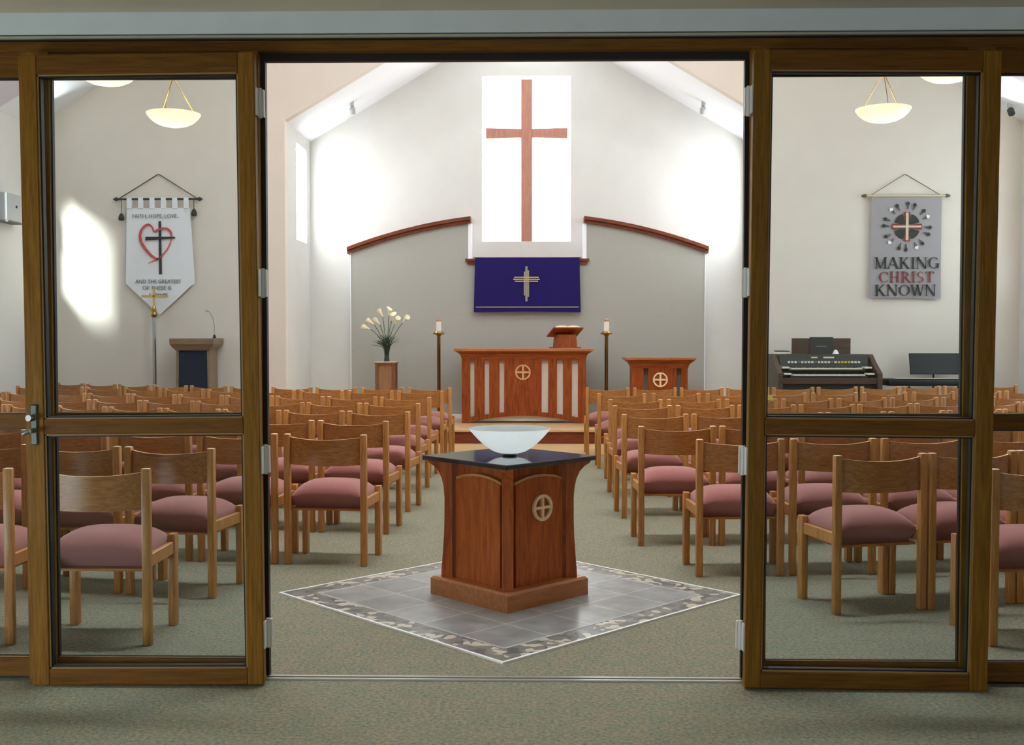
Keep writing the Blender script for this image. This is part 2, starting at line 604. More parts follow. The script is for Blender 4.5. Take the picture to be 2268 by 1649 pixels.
# ------------------------------------------------------------------ dimensions
YD = 4.43           # front of the partition frame between lobby and nave
YF = 15.0           # front wall of the nave
YB = 16.7           # back wall of the chancel
XS = 6.8            # nave half width
AC = 0.03           # chancel centre line
AH = 3.33           # chancel half width
EAVE, PITCH = 4.42, 0.595
NE, NP = 4.36, 0.60     # nave eave and pitch
PZ = 0.19           # dais height
ceil_z = lambda x: NE + (XS - abs(x)) * NP

# ------------------------------------------------------------------ floors
structure(MB().box(-XS - .2, XS + .2, -4.2, YF + .2, -0.1, 0).build('floor', M['carpet']),
          'mottled grey green carpet through lobby and nave', 'floor')
o = structure(MB().box(-1.95, 1.95, 13.12, 14.5, -0.02, 0.004).build('floor_maple', M['maple']),
              'pale maple floor strip in front of the altar step', 'floor')

# dais
dz = thing('floor_dais', 'low maple dais with red brown riser under the altar', 'platform', (0, 0, 0), kind='structure')
MB().box(AC - AH, AC + AH, 14.52, YB, 0.0, PZ - 0.03).build('riser', M['step_red'], dz)
MB().box(AC - AH, AC + AH, 14.48, YB, PZ - 0.03, PZ, 0.004).build('deck', M['maple'], dz)

# slate inlay, turned 45 degrees around the font
FC = (0.0, 5.95)
HS = 1.28 / math.sqrt(2)
inl = thing('floor_tile_inlay', 'square slate tile inlay set cornerwise in the carpet under the font', 'tile floor', (FC[0], FC[1], 0), R(45), kind='structure')
MB().box(-.7425, .7425, -.7425, .7425, -0.01, 0.006).build('slate_field', M['slate'], inl)
b = MB()
hs = HS - 0.014
for s in ((-hs, hs, -hs, -.7425), (-hs, hs, .7425, hs), (-hs, -.7425, -.7425, .7425), (.7425, hs, -.7425, .7425)):
    b.box(s[0], s[1], s[2], s[3], -0.01, 0.0055)
b.build('mosaic_border', M['mosaic'], inl)
b = MB()
for s in ((-HS, HS, -HS, -hs), (-HS, HS, hs, HS), (-HS, -hs, -hs, hs), (hs, HS, -hs, hs)):
    b.box(s[0], s[1], s[2], s[3], -0.01, 0.009)
b.build('edge_strip', M['whitestrip'], inl)
b = MB()
g = .7425
for q in ((-g, g, -g - .010, -g), (-g, g, g, g + .010), (-g - .010, -g, -g, g), (g, g + .010, -g, g)):
    b.box(q[0], q[1], q[2], q[3], -0.01, 0.0065)
b.build('inner_strip', M['grout'], inl)

# metal track in the doorway
tr = thing('trim_threshold', 'double aluminium track across the doorway floor', 'threshold', (0, 0, 0), kind='structure')
MB().box(-1.0, 1.02, YD + .005, YD + .024, -0.005, 0.008, 0.002).build('track', M['aluminium'], tr)
MB().box(-1.0, 1.02, YD + .024, YD + .040, -0.005, 0.003).build('track_gap', M['frame_dark'], tr)
MB().box(-1.0, 1.02, YD + .040, YD + .058, -0.005, 0.008, 0.002).build('track', M['aluminium'], tr)

# ------------------------------------------------------------------ nave and chancel shell
# front wall with gabled chancel opening
xl, xr = AC - AH, AC + AH
apex = EAVE + AH * PITCH
napex = ceil_z(0)
b = MB()
b.prism([(-XS, 0), (xl, 0), (xl, EAVE), (AC, apex), (0, napex), (-XS, NE)], YF, YF + .15)
b.prism([(XS, 0), (XS, NE), (0, napex), (AC, apex), (xr, EAVE), (xr, 0)], YF, YF + .15)
structure(b.build('wall_front', M['warm']), 'cream front wall of the nave around the gabled chancel opening', 'wall')

# chancel back wall with tall window
wx0, wx1, wz0, wz1 = AC - .68, AC + .68, 2.90, 5.42
b = MB()
b.prism([(xl, 0), (wx0, 0), (wx0, EAVE + (wx0 - xl) * PITCH), (xl, EAVE)], YB, YB + .15)
b.prism([(xr, 0), (xr, EAVE), (wx1, EAVE + (xr - wx1) * PITCH), (wx1, 0)], YB, YB + .15)
b.box(wx0, wx1, YB, YB + .15, 0, wz0)
b.prism([(wx0, wz1), (wx1, wz1), (wx1, EAVE + (xr - wx1) * PITCH), (AC, apex), (wx0, EAVE + (wx0 - xl) * PITCH)], YB, YB + .15)
structure(b.build('wall_back', M['cream']), 'cream gabled back wall of the chancel behind the altar', 'wall')
w = thing('window_1', 'tall white daylight window behind the wooden cross', 'window', (0, 0, 0), kind='structure')
MB().box(wx0, wx1, YB + .10, YB + .13, wz0, wz1).build('pane', M['win_cross'], w)

# chancel side walls with slim windows
for n, (x, sgn, side) in enumerate(((xl, -1, 'left'), (xr, 1, 'right'))):
    b = MB()
    d0, d1 = sorted((x, x + sgn * .15))
    wall_with_holes(b, 'X', d0, d1, YF + .15, YB, 0, EAVE, [(15.72, 16.45, 2.85, 4.25)])
    structure(b.build('wall_chancel_' + side, M['cream']), 'cream %s side wall of the chancel with a slim window' % side, 'wall')
    w = thing('window_%d' % (2 + n), 'slim tall daylight window in the %s chancel side wall' % side, 'window', (0, 0, 0), kind='structure')
    a0, a1 = sorted((x + sgn * .10, x + sgn * .13))
    MB().box(a0, a1, 15.72, 16.45, 2.85, 4.25).build('pane', M['win_slim'], w)

# chancel ceiling: two slopes with an added glowing ridge pane
b = MB()
t = .12
for s in (-1, 1):
    e = AC + s * (AH + .15)
    r_ = AC + s * .35
    ze, zr = EAVE - .15 * PITCH, EAVE + (AH - .35) * PITCH
    b.prism([(e, ze), (r_, zr), (r_, zr + t), (e, ze + t)], YF + .15, YB + .15)
structure(b.build('ceiling_chancel', M['white']), 'white sloped ceiling of the chancel gable', 'ceiling')
w = thing('window_4', 'added ridge pane glowing over the chancel', 'skylight', (0, 0, 0), kind='structure')
MB().box(AC - .36, AC + .36, YF + .15, YB + .15, apex - .18, apex - .14).build('pane', M['fill_ridge'], w)  # unseen pane added to brighten the chancel

# nave ceiling and skylight
for nm, y0, y1, m_, lab in (('ceiling_nave', YD + .35, 13.95, M['ceil_shade'], 'pale sloped gable ceiling over the chair rows'), ('ceiling_bay', 13.95, YF + .15, M['white'], 'bright white ceiling bay along the front wall of the nave')):
    b = MB()
    for s in (-1, 1):
        b.prism([(s * (XS + .15), NE - .15 * NP), (0, napex), (0, napex + .15), (s * (XS + .15), NE + .15 - .15 * NP)], y0, y1)
    structure(b.build(nm, m_), lab, 'ceiling')
w = thing('window_5', 'roof lights set across the nave ceiling', 'skylight', (0, 0, 0), kind='structure')
for y0, y1, x0, x1 in ((7.0, 7.3, .3, 3.2), (11.6, 12.2, .3, 3.2)):
    for s in (-1, 1):
        MB().prism([(s * x0, ceil_z(x0) - .03), (s * x1, ceil_z(x1) - .03), (s * x1, ceil_z(x1) + .02), (s * x0, ceil_z(x0) + .02)], y0, y1).build('pane', M['win_sky'] if y0 < 10 else M['win_sky_front'], w)

# nave side walls
LW = [(8.6, 10.4, .9, 3.4)]
SUNW = (11.20, 13.40, 2.50, 3.85)
b = MB()
wall_with_holes(b, 'X', -XS - .15, -XS, YD + .2, YF, 0, NE, LW + [SUNW])
structure(b.build('wall_left', M['cream']), 'cream side wall of the nave on the left', 'wall')
RW = [(8.6, 10.4, .9, 3.4), (11.4, 13.2, .9, 3.4), (14.30, 14.86, 2.10, 2.52), (14.42, 14.78, .68, 1.40)]
RBAY = (13.42, 14.22, 2.0, 4.1)
b = MB()
wall_with_holes(b, 'X', XS, XS + .15, YD + .2, YF, 0, NE, RW + [RBAY])
structure(b.build('wall_right', M['cream']), 'cream side wall of the nave on the right', 'wall')
n = 6
for s, rows in ((-1, LW), (1, RW)):
    for k, h in enumerate(rows):
        m_ = M['win_nave'] if k < (1 if s < 0 else 2) else M['win_low']
        w = thing('window_%d' % n, ['tall daylight window in the left nave wall beside the chair rows', 'tall daylight window in the right nave wall at mid length', 'tall daylight window in the right nave wall nearer the organ',
                                    'small high window in the right nave wall by the front corner', 'low bluish window in the right nave wall by the front corner'][n - 6], 'window', (0, 0, 0), kind='structure')
        n += 1
        a0, a1 = sorted((s * (XS + .09), s * (XS + .12)))
        if m_ is M['win_low'] and h[2] < 1:
            MB().box(a0, a1, h[0], h[1], h[2] + .35, h[3] - .10).build('pane', M['win_low'], w)
            MB().box(a0, a1, h[0], h[1], h[2], h[2] + .35).build('lower_pane', M['win_blue'], w)
            MB().box(a0, a1, h[0], h[1], h[3] - .10, h[3]).build('window_frame', M['frame_dark'], w)
        else:
            MB().box(a0, a1, h[0], h[1], h[2], h[3]).build('pane', m_, w)
            b = MB()
            f0, f1 = sorted((s * (XS + .05), s * (XS + .09)))
            for q in ((h[0], h[0] + .04, h[2], h[3]), (h[1] - .04, h[1], h[2], h[3]), (h[0] + .04, h[1] - .04, h[2], h[2] + .04), (h[0] + .04, h[1] - .04, h[3] - .04, h[3])):
                b.box(f0, f1, *q)
            b.build('window_frame', M['white'], w)
for nm, sx, h, lab in (('window_20', 1, RBAY, 'added slim glowing pane near the front corner of the right nave wall'),):
    w = thing(nm, lab, 'window', (0, 0, 0), kind='structure')  # out of view, added to brighten the ceiling bay along the front wall
    a0, a1 = sorted((sx * (XS + .09), sx * (XS + .12)))
    MB().box(a0, a1, h[0], h[1], h[2], h[3]).build('pane', M['fill_bay'], w)
w = thing('window_13', 'clear sunlit window in the left nave wall by the front corner', 'window', (0, 0, 0), kind='structure')
MB().box(-XS - .10, -XS - .09, SUNW[0], SUNW[1], SUNW[2], SUNW[3]).build('pane', M['glass'], w)

# chancel grey furred wall with arched oak cap and a notch under the window
PX, PH, PNX = AC + .015, 2.69, .88
YP = 16.53
arc = lambda x: 3.309 - (x - PX) ** 2 / 14.7
gp = thing('wall_panel', 'grey fabric wall panel behind the altar with arched brown cap', 'wall panel', (0, 0, 0), kind='structure')
b = MB()
for s in (-1, 1):
    xs = [PX + s * (PNX + (PH - PNX) * k / 16) for k in range(17)]
    b.strip([(x, arc(x) - .04) for x in xs], [(x, PZ) for x in xs], YP, YB)
b.box(PX - PNX, PX + PNX, YP, YB, PZ, 2.56)
b.build('panel_face', M['panel_grey'], gp)
for s in (-1, 1):
    b = MB()
    xs = [PX + s * (PNX - .02 + (PH - PNX + .07) * k / 18) for k in range(19)]
    b.strip([(x, arc(x)) for x in xs], [(x, arc(x) - .05) for x in xs], YP - .085, YB)
    b.strip([(x, arc(x) - .05) for x in xs], [(x, arc(x) - .10) for x in xs], YP - .05, YB)
    b.build('arched_cap', M['cap_wood'], gp)
    x0, x1 = sorted((PX + s * (PNX - .035), PX + s * (PNX + .018)))
    MB().box(x0, x1, YP - .02, YB, 2.62, arc(PX + PNX) - .10).build('white_jamb', M['white'], gp)
    x0, x1 = sorted((PX + s * PH, PX + s * (PH + .012)))
    MB().box(x0, x1, YP - .01, YB, PZ, arc(PX + PH) - .1).build('white_edge', M['white'], gp)
b = MB()
b.box(PX - PNX - .06, PX + PNX + .06, YP - .07, YB, 2.585, 2.62)
b.box(PX - PNX - .03, PX + PNX + .03, YP - .045, YB, 2.54, 2.585)
b.build('sill_cap', M['cap_wood'], gp)
structure(MB().box(PX - PH, PX + PH, YP - .015, YP, PZ, PZ + .065, .004).build('baseboard_chancel', M['white']),
          'white baseboard under the grey wall panel', 'baseboard')

# ------------------------------------------------------------------ partition between lobby and nave
XJL, XJR = -.99, 1.013
ZH = 2.586
part = thing('trim_door_frame', 'brown timber door frame of the wide nave doorway', 'door frame', (0, 0, 0), kind='structure')
MB().box(-3.3, 3.3, YD, YD + .12, ZH, 2.628).build('head', M['frame_h'], part)
for x0, x1 in ((XJL - .07, XJL), (XJR, XJR + .07)):
    MB().box(x0, x1, YD, YD + .12, 0, ZH).build('jamb', M['frame'], part)
for x0, x1 in ((-1.965, -1.85), (1.878, 1.99), (-3.3, -3.18), (3.18, 3.3)):
    MB().box(x0, x1, YD, YD + .045, 0, ZH).build('mullion', M['frame'], part)
b = MB()
b.box(XJL, XJR, YD + .045, YD + .075, ZH - .03, ZH)
b.build('door_stop', M['frame_dark'], part)
for s, xj in ((1, XJL), (-1, XJR)):
    x0, x1 = sorted((xj, xj + s * .018))
    MB().box(x0, x1, YD + .045, YD + .075, 0, ZH - .03).build('door_stop', M['frame_dark'], part)

# white moulding and grey beam over the frame
tb = thing('trim_beam', 'blue grey painted beam with white moulding above the doorway', 'beam', (0, 0, 0), kind='structure')
MB().box(-4.5, 4.5, YD - .012, YD + .2, 2.628, 2.634).build('shadow_gap', M['frame_dark'], tb)
MB().box(-4.5, 4.5, YD - .030, YD + .2, 2.634, 2.644, .002).build('lower_moulding', M['moulding'], tb)
MB().box(-4.5, 4.5, YD - .022, YD + .2, 2.644, 2.648).build('moulding_groove', M['frame_dark'], tb)
MB().box(-4.5, 4.5, YD - .035, YD + .2, 2.648, 2.735).build('beam_face', M['beam'], tb)
# wall above on the nave side, and side infill of the partition
b = MB()
b.prism([(-XS, 2.735), (XS, 2.735), (XS, NE), (0, napex), (-XS, NE)], YD + .2, YD + .35)
for s in (-1, 1):
    x0, x1 = sorted((s * 3.3, s * XS))
    b.box(x0, x1, YD, YD + .2, 0, 2.628)
    x0, x1 = sorted((s * 4.5, s * XS))
    b.box(x0, x1, YD, YD + .2, 2.628, 2.735)
structure(b.build('wall_partition', M['tan']), 'tan wall above and beside the glazed partition', 'wall')

# lobby shell
structure(MB().box(-4.5, 4.5, -4.0, YD + .2, 2.735, 2.85).build('ceiling_lobby', M['soffit']), 'beige lobby ceiling in front of the beam', 'ceiling')
b = MB()
wall_with_holes(b, 'X', -4.65, -4.5, -4.0, YD, 0, 2.8, [(0.4, 3.4, .05, .8)])
structure(b.build('wall_lobby_left', M['cream']), 'cream side wall of the lobby on the left', 'wall')
structure(MB().box(4.5, 4.65, -4.0, YD, 0, 2.8).build('wall_lobby_right', M['cream']), 'cream side wall of the lobby on the right', 'wall')
b = MB()
wall_with_holes(b, 'Y', -4.15, -4.0, -4.65, 4.65, 0, 2.8, [(-2.2, 2.2, .9, 2.0)])
structure(b.build('wall_lobby_back', M['cream']), 'cream rear wall of the lobby', 'wall')
w = thing('window_19', 'added wide glowing pane in the unseen lobby rear wall', 'window', (0, 0, 0), kind='structure')
MB().box(-2.2, 2.2, -4.12, -4.10, .9, 2.0).build('pane', M['fill_lobby_back'], w)  # added behind the camera to light the font and door fronts
w = thing('window_14', 'added wide glowing pane low in the unseen lobby side wall', 'window', (0, 0, 0), kind='structure')
MB().box(-4.62, -4.60, .4, 3.4, .05, .8).build('pane', M['fill_lobby'], w)  # added out of view, kept low to light the beam more than the floor


# fixed sidelights
def sidelight(name, x0, x1, label):
    w = thing(name, label, 'window', (0, 0, 0), kind='structure')
    y0, y1 = YD + .006, YD + .042
    MB().box(x0, x1, y0, y1, 2.485, ZH).build('rail', M['frame_h'], w)
    MB().box(x0, x1, y0, y1, 1.047, 1.106).build('rail', M['frame_h'], w)
    MB().box(x0, x1, y0, y1, .012, .088).build('rail', M['frame_h'], w)
    MB().box(x0, x1, y0 + .012, y1, 0, .012).build('sill', M['frame_dark'], w)
    for z0, z1 in ((.088, 1.047), (1.106, 2.485)):
        b = MB()
        e = .006
        b.box(x0, x0 + e, y0 + .010, y1 - .006, z0, z1)
        b.box(x1 - e, x1, y0 + .010, y1 - .006, z0, z1)
        b.box(x0, x1, y0 + .010, y1 - .006, z0, z0 + e)
        b.box(x0, x1, y0 + .010, y1 - .006, z1 - e, z1)
        b.build('glazing_bead', M['frame_dark'], w)
        b = MB()
        b.box(x0 + e, x1 - e, y0 + .006, y0 + .018, z0 + e * .4, z0 + e)
        b.build('bead_edge', M['bead'], w)
        MB().box(x0 + e, x1 - e, y0 + .016, y0 + .021, z0 + e, z1 - e).build('pane', M['glass'], w)


sidelight('window_15', -1.85, XJL - .07, 'fixed glazed sidelight behind the open left door')
sidelight('window_16', XJR + .07, 1.878, 'fixed glazed sidelight behind the open right door')
sidelight('window_17', -3.18, -1.965, 'fixed glazed sidelight left of the open left door')
sidelight('window_18', 1.99, 3.18, 'fixed glazed sidelight right of the open right door')


# door leaves, swung fully open against the sidelights; each sags a little on its hinges
def leaf(name, xh, width, s, label, handle):
    """xh: X of the hinge edge; s: direction from hinge to free edge."""
    d = thing(name, label, 'door', (xh, YD - .055, 0.008), kind='structure')
    d.rotation_euler = (0, R(.50) * s, 0)
    H = 2.555
    y0, y1 = -.0225, .0225
    def bx(a0, a1, z0, z1, nm, m_, ya=y0, yb=y1, bev=.003):
        u0, u1 = sorted((s * a0, s * a1))
        return MB().box(u0, u1, ya, yb, z0, z1, bev).build(nm, m_, d)
    bx(0, .066, 0, H, 'stile', M['frame'])
    bx(width - .072, width, 0, H, 'stile', M['frame'])
    bx(.066, width - .072, 0, .066, 'rail', M['frame_h'])
    bx(.066, width - .072, 1.028, 1.089, 'rail', M['frame_h'])
    bx(.066, width - .072, H - .078, H, 'rail', M['frame_h'])
    for z0, z1 in ((.066, 1.028), (1.089, H - .078)):
        a0, a1 = .066, width - .072
        for (e0, e1, ya, yb, nm, m_) in ((0, .006, y0 + .006, y1 - .004, 'glazing_bead', M['bead']), (.006, .012, y0 + .012, y1 - .006, 'gasket', M['frame_dark'])):
            b = MB()
            for q in ((a0 + e0, a0 + e1, z0 + e0, z1 - e0), (a1 - e1, a1 - e0, z0 + e0, z1 - e0), (a0 + e0, a1 - e0, z0 + e0, z0 + e1), (a0 + e0, a1 - e0, z1 - e1, z1 - e0)):
                u0, u1 = sorted((s * q[0], s * q[1]))
                b.box(u0, u1, ya, yb, q[2], q[3])
            b.build(nm, m_, d)
        bx(a0 + .010, a1 - .010, z0 + .010, z1 - .010, 'pane', M['glass'], -.003, .003, 0)
    for z in (.20, .915, 1.635, 2.362):
        b = MB()
        g0, g1 = sorted((-s * .0005, -s * .006))
        b.box(g0, g1, -.016, .022, z - .055, z + .055)
        b.lathe([(0, z - .06), (.009, z - .06), (.009, z + .06), (0, z + .06)], 12, center=(-s * .009, .030))
        g0, g1 = sorted((-s * .010, -s * .0245))
        b.box(g0, g1, .030, .050, z - .055, z + .055)
        b.build('hinge', M['hinge'], d, True)
    if handle:
        hx = s * (width - .034)
        h = MB().box(hx - .014, hx + .014, y0 - .009, y0, .985, 1.150, .004).build('handle', M['handle_plate'], d)
        b = MB()
        b.tube([(hx, y0 - .009, 1.045), (hx, y0 - .045, 1.045)], .010, 10)
        b.tube([(hx - s * .004, y0 - .045, 1.046), (hx + s * .012, y0 - .047, 1.042), (hx + s * .026, y0 - .046, 1.034)], .010, 10)
        b.build('lever', M['chrome'], h, True)
        MB().tube([(hx + s * .006, y0 - .009, 1.095), (hx + s * .010, y0 - .034, 1.097)], .013, 12).build('lock_cylinder', M['chrome'], h, True)
    return d


leaf('door_1', -.965, .952, -1, 'open glazed brown timber door with a steel lever handle', True)
leaf('door_2', .985, .975, 1, 'open glazed brown timber door without a visible handle', False)


# ------------------------------------------------------------------ chairs
def make_chair():
    t = thing('church_chair', 'x', 'chair')
    W2, D2 = .245, .18
    for s in (-1, 1):
        b = MB().box(s * W2 - .0205, s * W2 + .0205, -D2 - .019, -D2 + .019, 0, .82, .007, 2)
        b.build('leg', M['chair_v'], t, True, top_mat=M['end_grain_lit'], top_z_min=.8)
        b = MB().box(s * W2 - .019, s * W2 + .019, D2 - .028, D2 + .026, 0, .455, .005, 2)
        b.build('leg', M['chair_v'], t, True)
        MB().box(s * W2 - .012, s * W2 + .012, -D2 + .018, D2 - .019, .358, .418, .003).build('side_rail', M['chair_v'], t)
    # backrest: bent plywood, dished top edge
    bm = bmesh.new()
    n = 14
    F, B = [], []
    for k in range(n + 1):
        u = -1 + 2 * k / n
        x = u * (W2 - .006)
        y = -D2 + .012 - .062 * (1 - u * u)
        zt = .803 - .016 * (1 - u * u)
        zb = .630 - .004 * (1 - u * u)
        F.append([bm.verts.new((x, y + .008, z)) for z in (zb, (zb + zt) / 2, zt)])
        B.append([bm.verts.new((x, y - .008, z)) for z in (zb, (zb + zt) / 2, zt)])
    for k in range(n):
        for j in range(2):
            bm.faces.new((F[k][j], F[k + 1][j], F[k + 1][j + 1], F[k][j + 1]))
            bm.faces.new((B[k][j], B[k][j + 1], B[k + 1][j + 1], B[k + 1][j]))
        bm.faces.new((F[k][2], F[k + 1][2], B[k + 1][2], B[k][2]))
        bm.faces.new((F[k][0], B[k][0], B[k + 1][0], F[k + 1][0]))
    for k in (0, n):
        for j in range(2):
            bm.faces.new((F[k][j], F[k][j + 1], B[k][j + 1], B[k][j]))
    m_ = MB()
    m_.bm.free()
    m_.bm = bm
    m_.build('backrest', M['chair_h'], t, True, top_mat=M['ply_edge_lit'], top_z_min=.75)
    # cushion: deep domed pad
    bm = bmesh.new()
    nx, ny = 18, 14
    hx, y0, y1 = .228, -.158, .205
    g = []
    for i in range(nx + 1):
        row = []
        for j in range(ny + 1):
            u = math.sin(math.pi / 2 * (-1 + 2 * i / nx))
            v = math.sin(math.pi / 2 * (-1 + 2 * j / ny))
            f = (max(0, 1 - abs(u) ** 3.4) ** .48) * (max(0, 1 - abs(v) ** 2.8) ** .50)
            x = hx * u
            y = (y0 + y1) / 2 + (y1 - y0) / 2 * v
            row.append(bm.verts.new((x, y, .428 + .090 * f)))
        g.append(row)
    for i in range(nx):
        for j in range(ny):
            bm.faces.new((g[i][j], g[i + 1][j], g[i + 1][j + 1], g[i][j + 1]))
    rim = [g[i][0] for i in range(nx + 1)] + [g[nx][j] for j in range(1, ny + 1)] + [g[i][ny] for i in range(nx - 1, -1, -1)] + [g[0][j] for j in range(ny - 1, 0, -1)]
    mid = [bm.verts.new((v.co.x * 1.0, v.co.y * .93 + .0016, .402)) for v in rim]
    low = [bm.verts.new((v.co.x * .945, v.co.y * .70 + .007, .350)) for v in rim]
    for k in range(len(rim)):
        k2 = (k + 1) % len(rim)
        bm.faces.new((rim[k], mid[k], mid[k2], rim[k2]))
        bm.faces.new((mid[k], low[k], low[k2], mid[k2]))
    bm.faces.new(low)
    m_ = MB()
    m_.bm.free()
    m_.bm = bm
    m_.build('seat', M['mauve'], t, True)
    MB().box(-.222, .222, -.160, .192, .338, .350).build('seat_board', M['chair_h'], t)
    return t


ORD = ['first', 'second', 'third', 'fourth', 'fifth', 'sixth', 'seventh', 'eighth', 'ninth', 'tenth', 'eleventh']
# row (from the altar): X of the outer rear leg at the aisle, Y there, slope, curvature, spacing
LEFT = [(-.87, 13.05, 0, .050, .575), (-.90, 12.26, .02, .040, .575), (-.92, 10.95, .10, .026, .56), (-.92, 9.89, .13, .015, .555), (-.89, 8.80, .13, .030, .555),
        (-.93, 7.79, .13, .02, .56), (-.92, 6.69, .10, .02, .575), (-1.62, 5.85, .16, .02, .565), (-1.65, 4.94, 0, .0, .64)]
RIGHT = [(.79, 13.08, 0, .03, .57), (.85, 11.75, 0, .03, .59), (.89, 10.58, .04, .03, .575), (.86, 9.62, .05, .03, .565), (.85, 8.52, .07, .045, .56),
         (.87, 7.38, .03, .04, .555), (1.12, 6.43, .06, .03, .565), (1.69, 5.56, .25, .0, .540), (2.25, 5.00, .08, .0, .56)]
chair0 = make_chair()
used = False
for side, rows in (('left', LEFT), ('right', RIGHT)):
    sg = -1 if side == 'left' else 1
    for ri, (xa, ya, a, bq, pitch) in enumerate(rows):
        s = 0.0
        k = 0
        x = abs(xa)
        lim = 6.35
        while True:
            dx = x - abs(xa)
            slope = a + 2 * bq * (dx + .245)
            th = math.atan(slope)
            ex, ey = x, ya + a * dx + bq * dx * dx
            cx = ex + .245 * math.cos(th)
            cy = ey + .245 * math.sin(th)
            edge = (.13 + .4536 * ey + .12) if sg > 0 else (.4920 * ey - .13 + .12)
            if ex > edge or cx > lim:
                break
            jit = random.uniform(-1.6, 1.6) if k else 0
            rz = sg * th + R(jit)          # turn so that the chair faces the altar's centre line
            # rear legs at local y = -0.18
            px = sg * cx - math.sin(rz) * .18
            py = cy + math.cos(rz) * .18
            if not used:
                c = chair0
                used = True
            else:
                c = copy_tree(chair0)
            c.location = (px, py, 0)
            c.rotation_euler = (0, 0, rz)
            tag(c, 'light oak chair with mauve seat, %s from the aisle, %s row from altar, %s side' % (ORD[k], ORD[ri], side), 'chair', 'chairs set out in rows')
            x += pitch * math.cos(th)
            k += 1

# ------------------------------------------------------------------ emblem helper: ring with a cross
def emblem(mb, cx, cz, r, y0, y1, w=.22, seg=36, bar=.2):
    ri = r * (1 - w)
    for k in range(seg):
        a, c = 2 * math.pi * k / seg, 2 * math.pi * (k + 1) / seg
        mb.prism([(cx + ri * math.cos(a), cz + ri * math.sin(a)), (cx + r * math.cos(a), cz + r * math.sin(a)),
                  (cx + r * math.cos(c), cz + r * math.sin(c)), (cx + ri * math.cos(c), cz + ri * math.sin(c))], y0, y1)
    q = r * bar / 2
    mb.box(cx - q, cx + q, y0, y1, cz - ri, cz + ri)
    mb.box(cx - ri, cx - q, y0, y1, cz - q, cz + q)
    mb.box(cx + q, cx + ri, y0, y1, cz - q, cz + q)
    return mb


# ------------------------------------------------------------------ font
font = thing('baptismal_font', 'cherry wood baptismal font with black stone top on slate tiles', 'font', (FC[0], FC[1], .006), R(45))
hb = .435 / math.sqrt(2)
MB().loft([(0, hb, hb), (.088, hb, hb), (.10, hb - .012, hb - .012)]).build('plinth', M['cherry_light'], font)
MB().box(-.200, .200, -.200, .200, .10, .742).build('body', M['font_wood'], font)
# arched applied panels on the four sides
for k in range(4):
    b = MB()
    xs = [-.178 + .356 * i / 14 for i in range(15)]
    b.strip([(x, .640 + .030 * (1 - (x / .178) ** 2)) for x in xs], [(x, .10) for x in xs], -.236, -.200)
    p_ = b.build('side_panel', M['font_wood'], font, rot=(0, 0, R(90 * k)))
    if k == 0:
        b = emblem(MB(), 0.015, .505, .072, -.250, -.236)
        b.build('emblem', M['maple_inlay'], p_)
    b = MB()
    b.strip([(x, .655 + .030 * (1 - (x / .178) ** 2)) for x in xs], [(x, .640 + .030 * (1 - (x / .178) ** 2)) for x in xs], -.232, -.200)
    b.build('arched_moulding', M['arch_lit_wood'], font, rot=(0, 0, R(90 * k)))
# corner posts: curved fins on the diagonals, flaring at foot and head
prof = [(.352, .10), (.374, .10), (.371, .16), (.364, .24), (.358, .33), (.355, .43), (.355, .54), (.360, .60), (.370, .645), (.388, .685), (.412, .712), (.440, .730), (.448, .742)]
for k in range(4):
    out = prof[1:]
    inn = [(max(.25, min(.312, a - .044)), z) for a, z in out]
    q = MB()
    q.prism(out + inn[::-1], -.030, .030)
    q.prism([(.24, .10), (.33, .10), (.33, .742), (.24, .742)], -.010, .010)
    q.build('corner_post', M['font_wood'], font, rot=(0, 0, R(45 + 90 * k)))
ht = .48 / math.sqrt(2)
MB().box(-ht, ht, -ht, ht, .742, .768, .004, 2).build('table_top', M['slab'], font)

bowl = thing('glass_bowl', 'frosted aqua glass bowl standing on the black font top', 'bowl', (FC[0] + .003, FC[1], .774))
pr = []
n = 22
for k in range(n + 1):
    t_ = k / n
    r_ = .055 + (.2275 - .055) * (t_ ** .62)
    pr.append((r_, .014 + .136 * t_))
outer = [(0, .014)] + [(p[0], p[1]) for p in pr]
inner = [(p[0] - .008, p[1] + (.006 if i < n else 0)) for i, p in reversed(list(enumerate(pr)))] + [(0, .022)]
MB().lathe(outer + inner, 64).build('bowl_body', M['bowl'], bowl, True)
MB().lathe([(0, 0), (.045, 0), (.046, .006), (.040, .014), (0, .014)], 32).build('foot', M['slab'], bowl, True)

# ------------------------------------------------------------------ altar
YA = 15.6
alt = thing('altar_table', 'long red brown cherry altar with six slots and arched foot on the dais', 'altar', (0.0, YA, PZ))
cols = 120
hw = .895
slots = [(-.773, -.712), (-.565, -.498), (-.352, -.282), (.258, .352), (.478, .566), (.692, .782)]
edges = sorted({round(-hw + 2 * hw * k / 56, 4) for k in range(57)} | {v for s in slots for v in s})
arch = lambda x: max(0.0, .105 - .10 * (x / .80) ** 2) if abs(x) < .80 else 0.0
b = MB()
for x0, x1 in zip(edges, edges[1:]):
    xm = (x0 + x1) / 2
    a0, a1 = (arch(x0), arch(x1)) if abs(xm) < .80 else (0, 0)
    ins = any(s[0] < xm < s[1] for s in slots)
    if ins:
        sb = .165 - .10 * (xm / .80) ** 2 * .9
        b.prism([(x0, a0), (x1, a1), (x1, sb), (x0, sb)], 0, .06)
        b.prism([(x0, .905), (x1, .905), (x1, .96), (x0, .96)], 0, .06)
    else:
        b.prism([(x0, a0), (x1, a1), (x1, .96), (x0, .96)], 0, .06)
bmesh.ops.remove_doubles(b.bm, verts=b.bm.verts[:], dist=1e-5)
b.build('front_panel', M['cherry'], alt)
for s in (-1, 1):
    x0, x1 = sorted((s * hw, s * (hw - .05)))
    MB().box(x0, x1, .06, .58, 0, .96).build('side_panel', M['cherry'], alt)
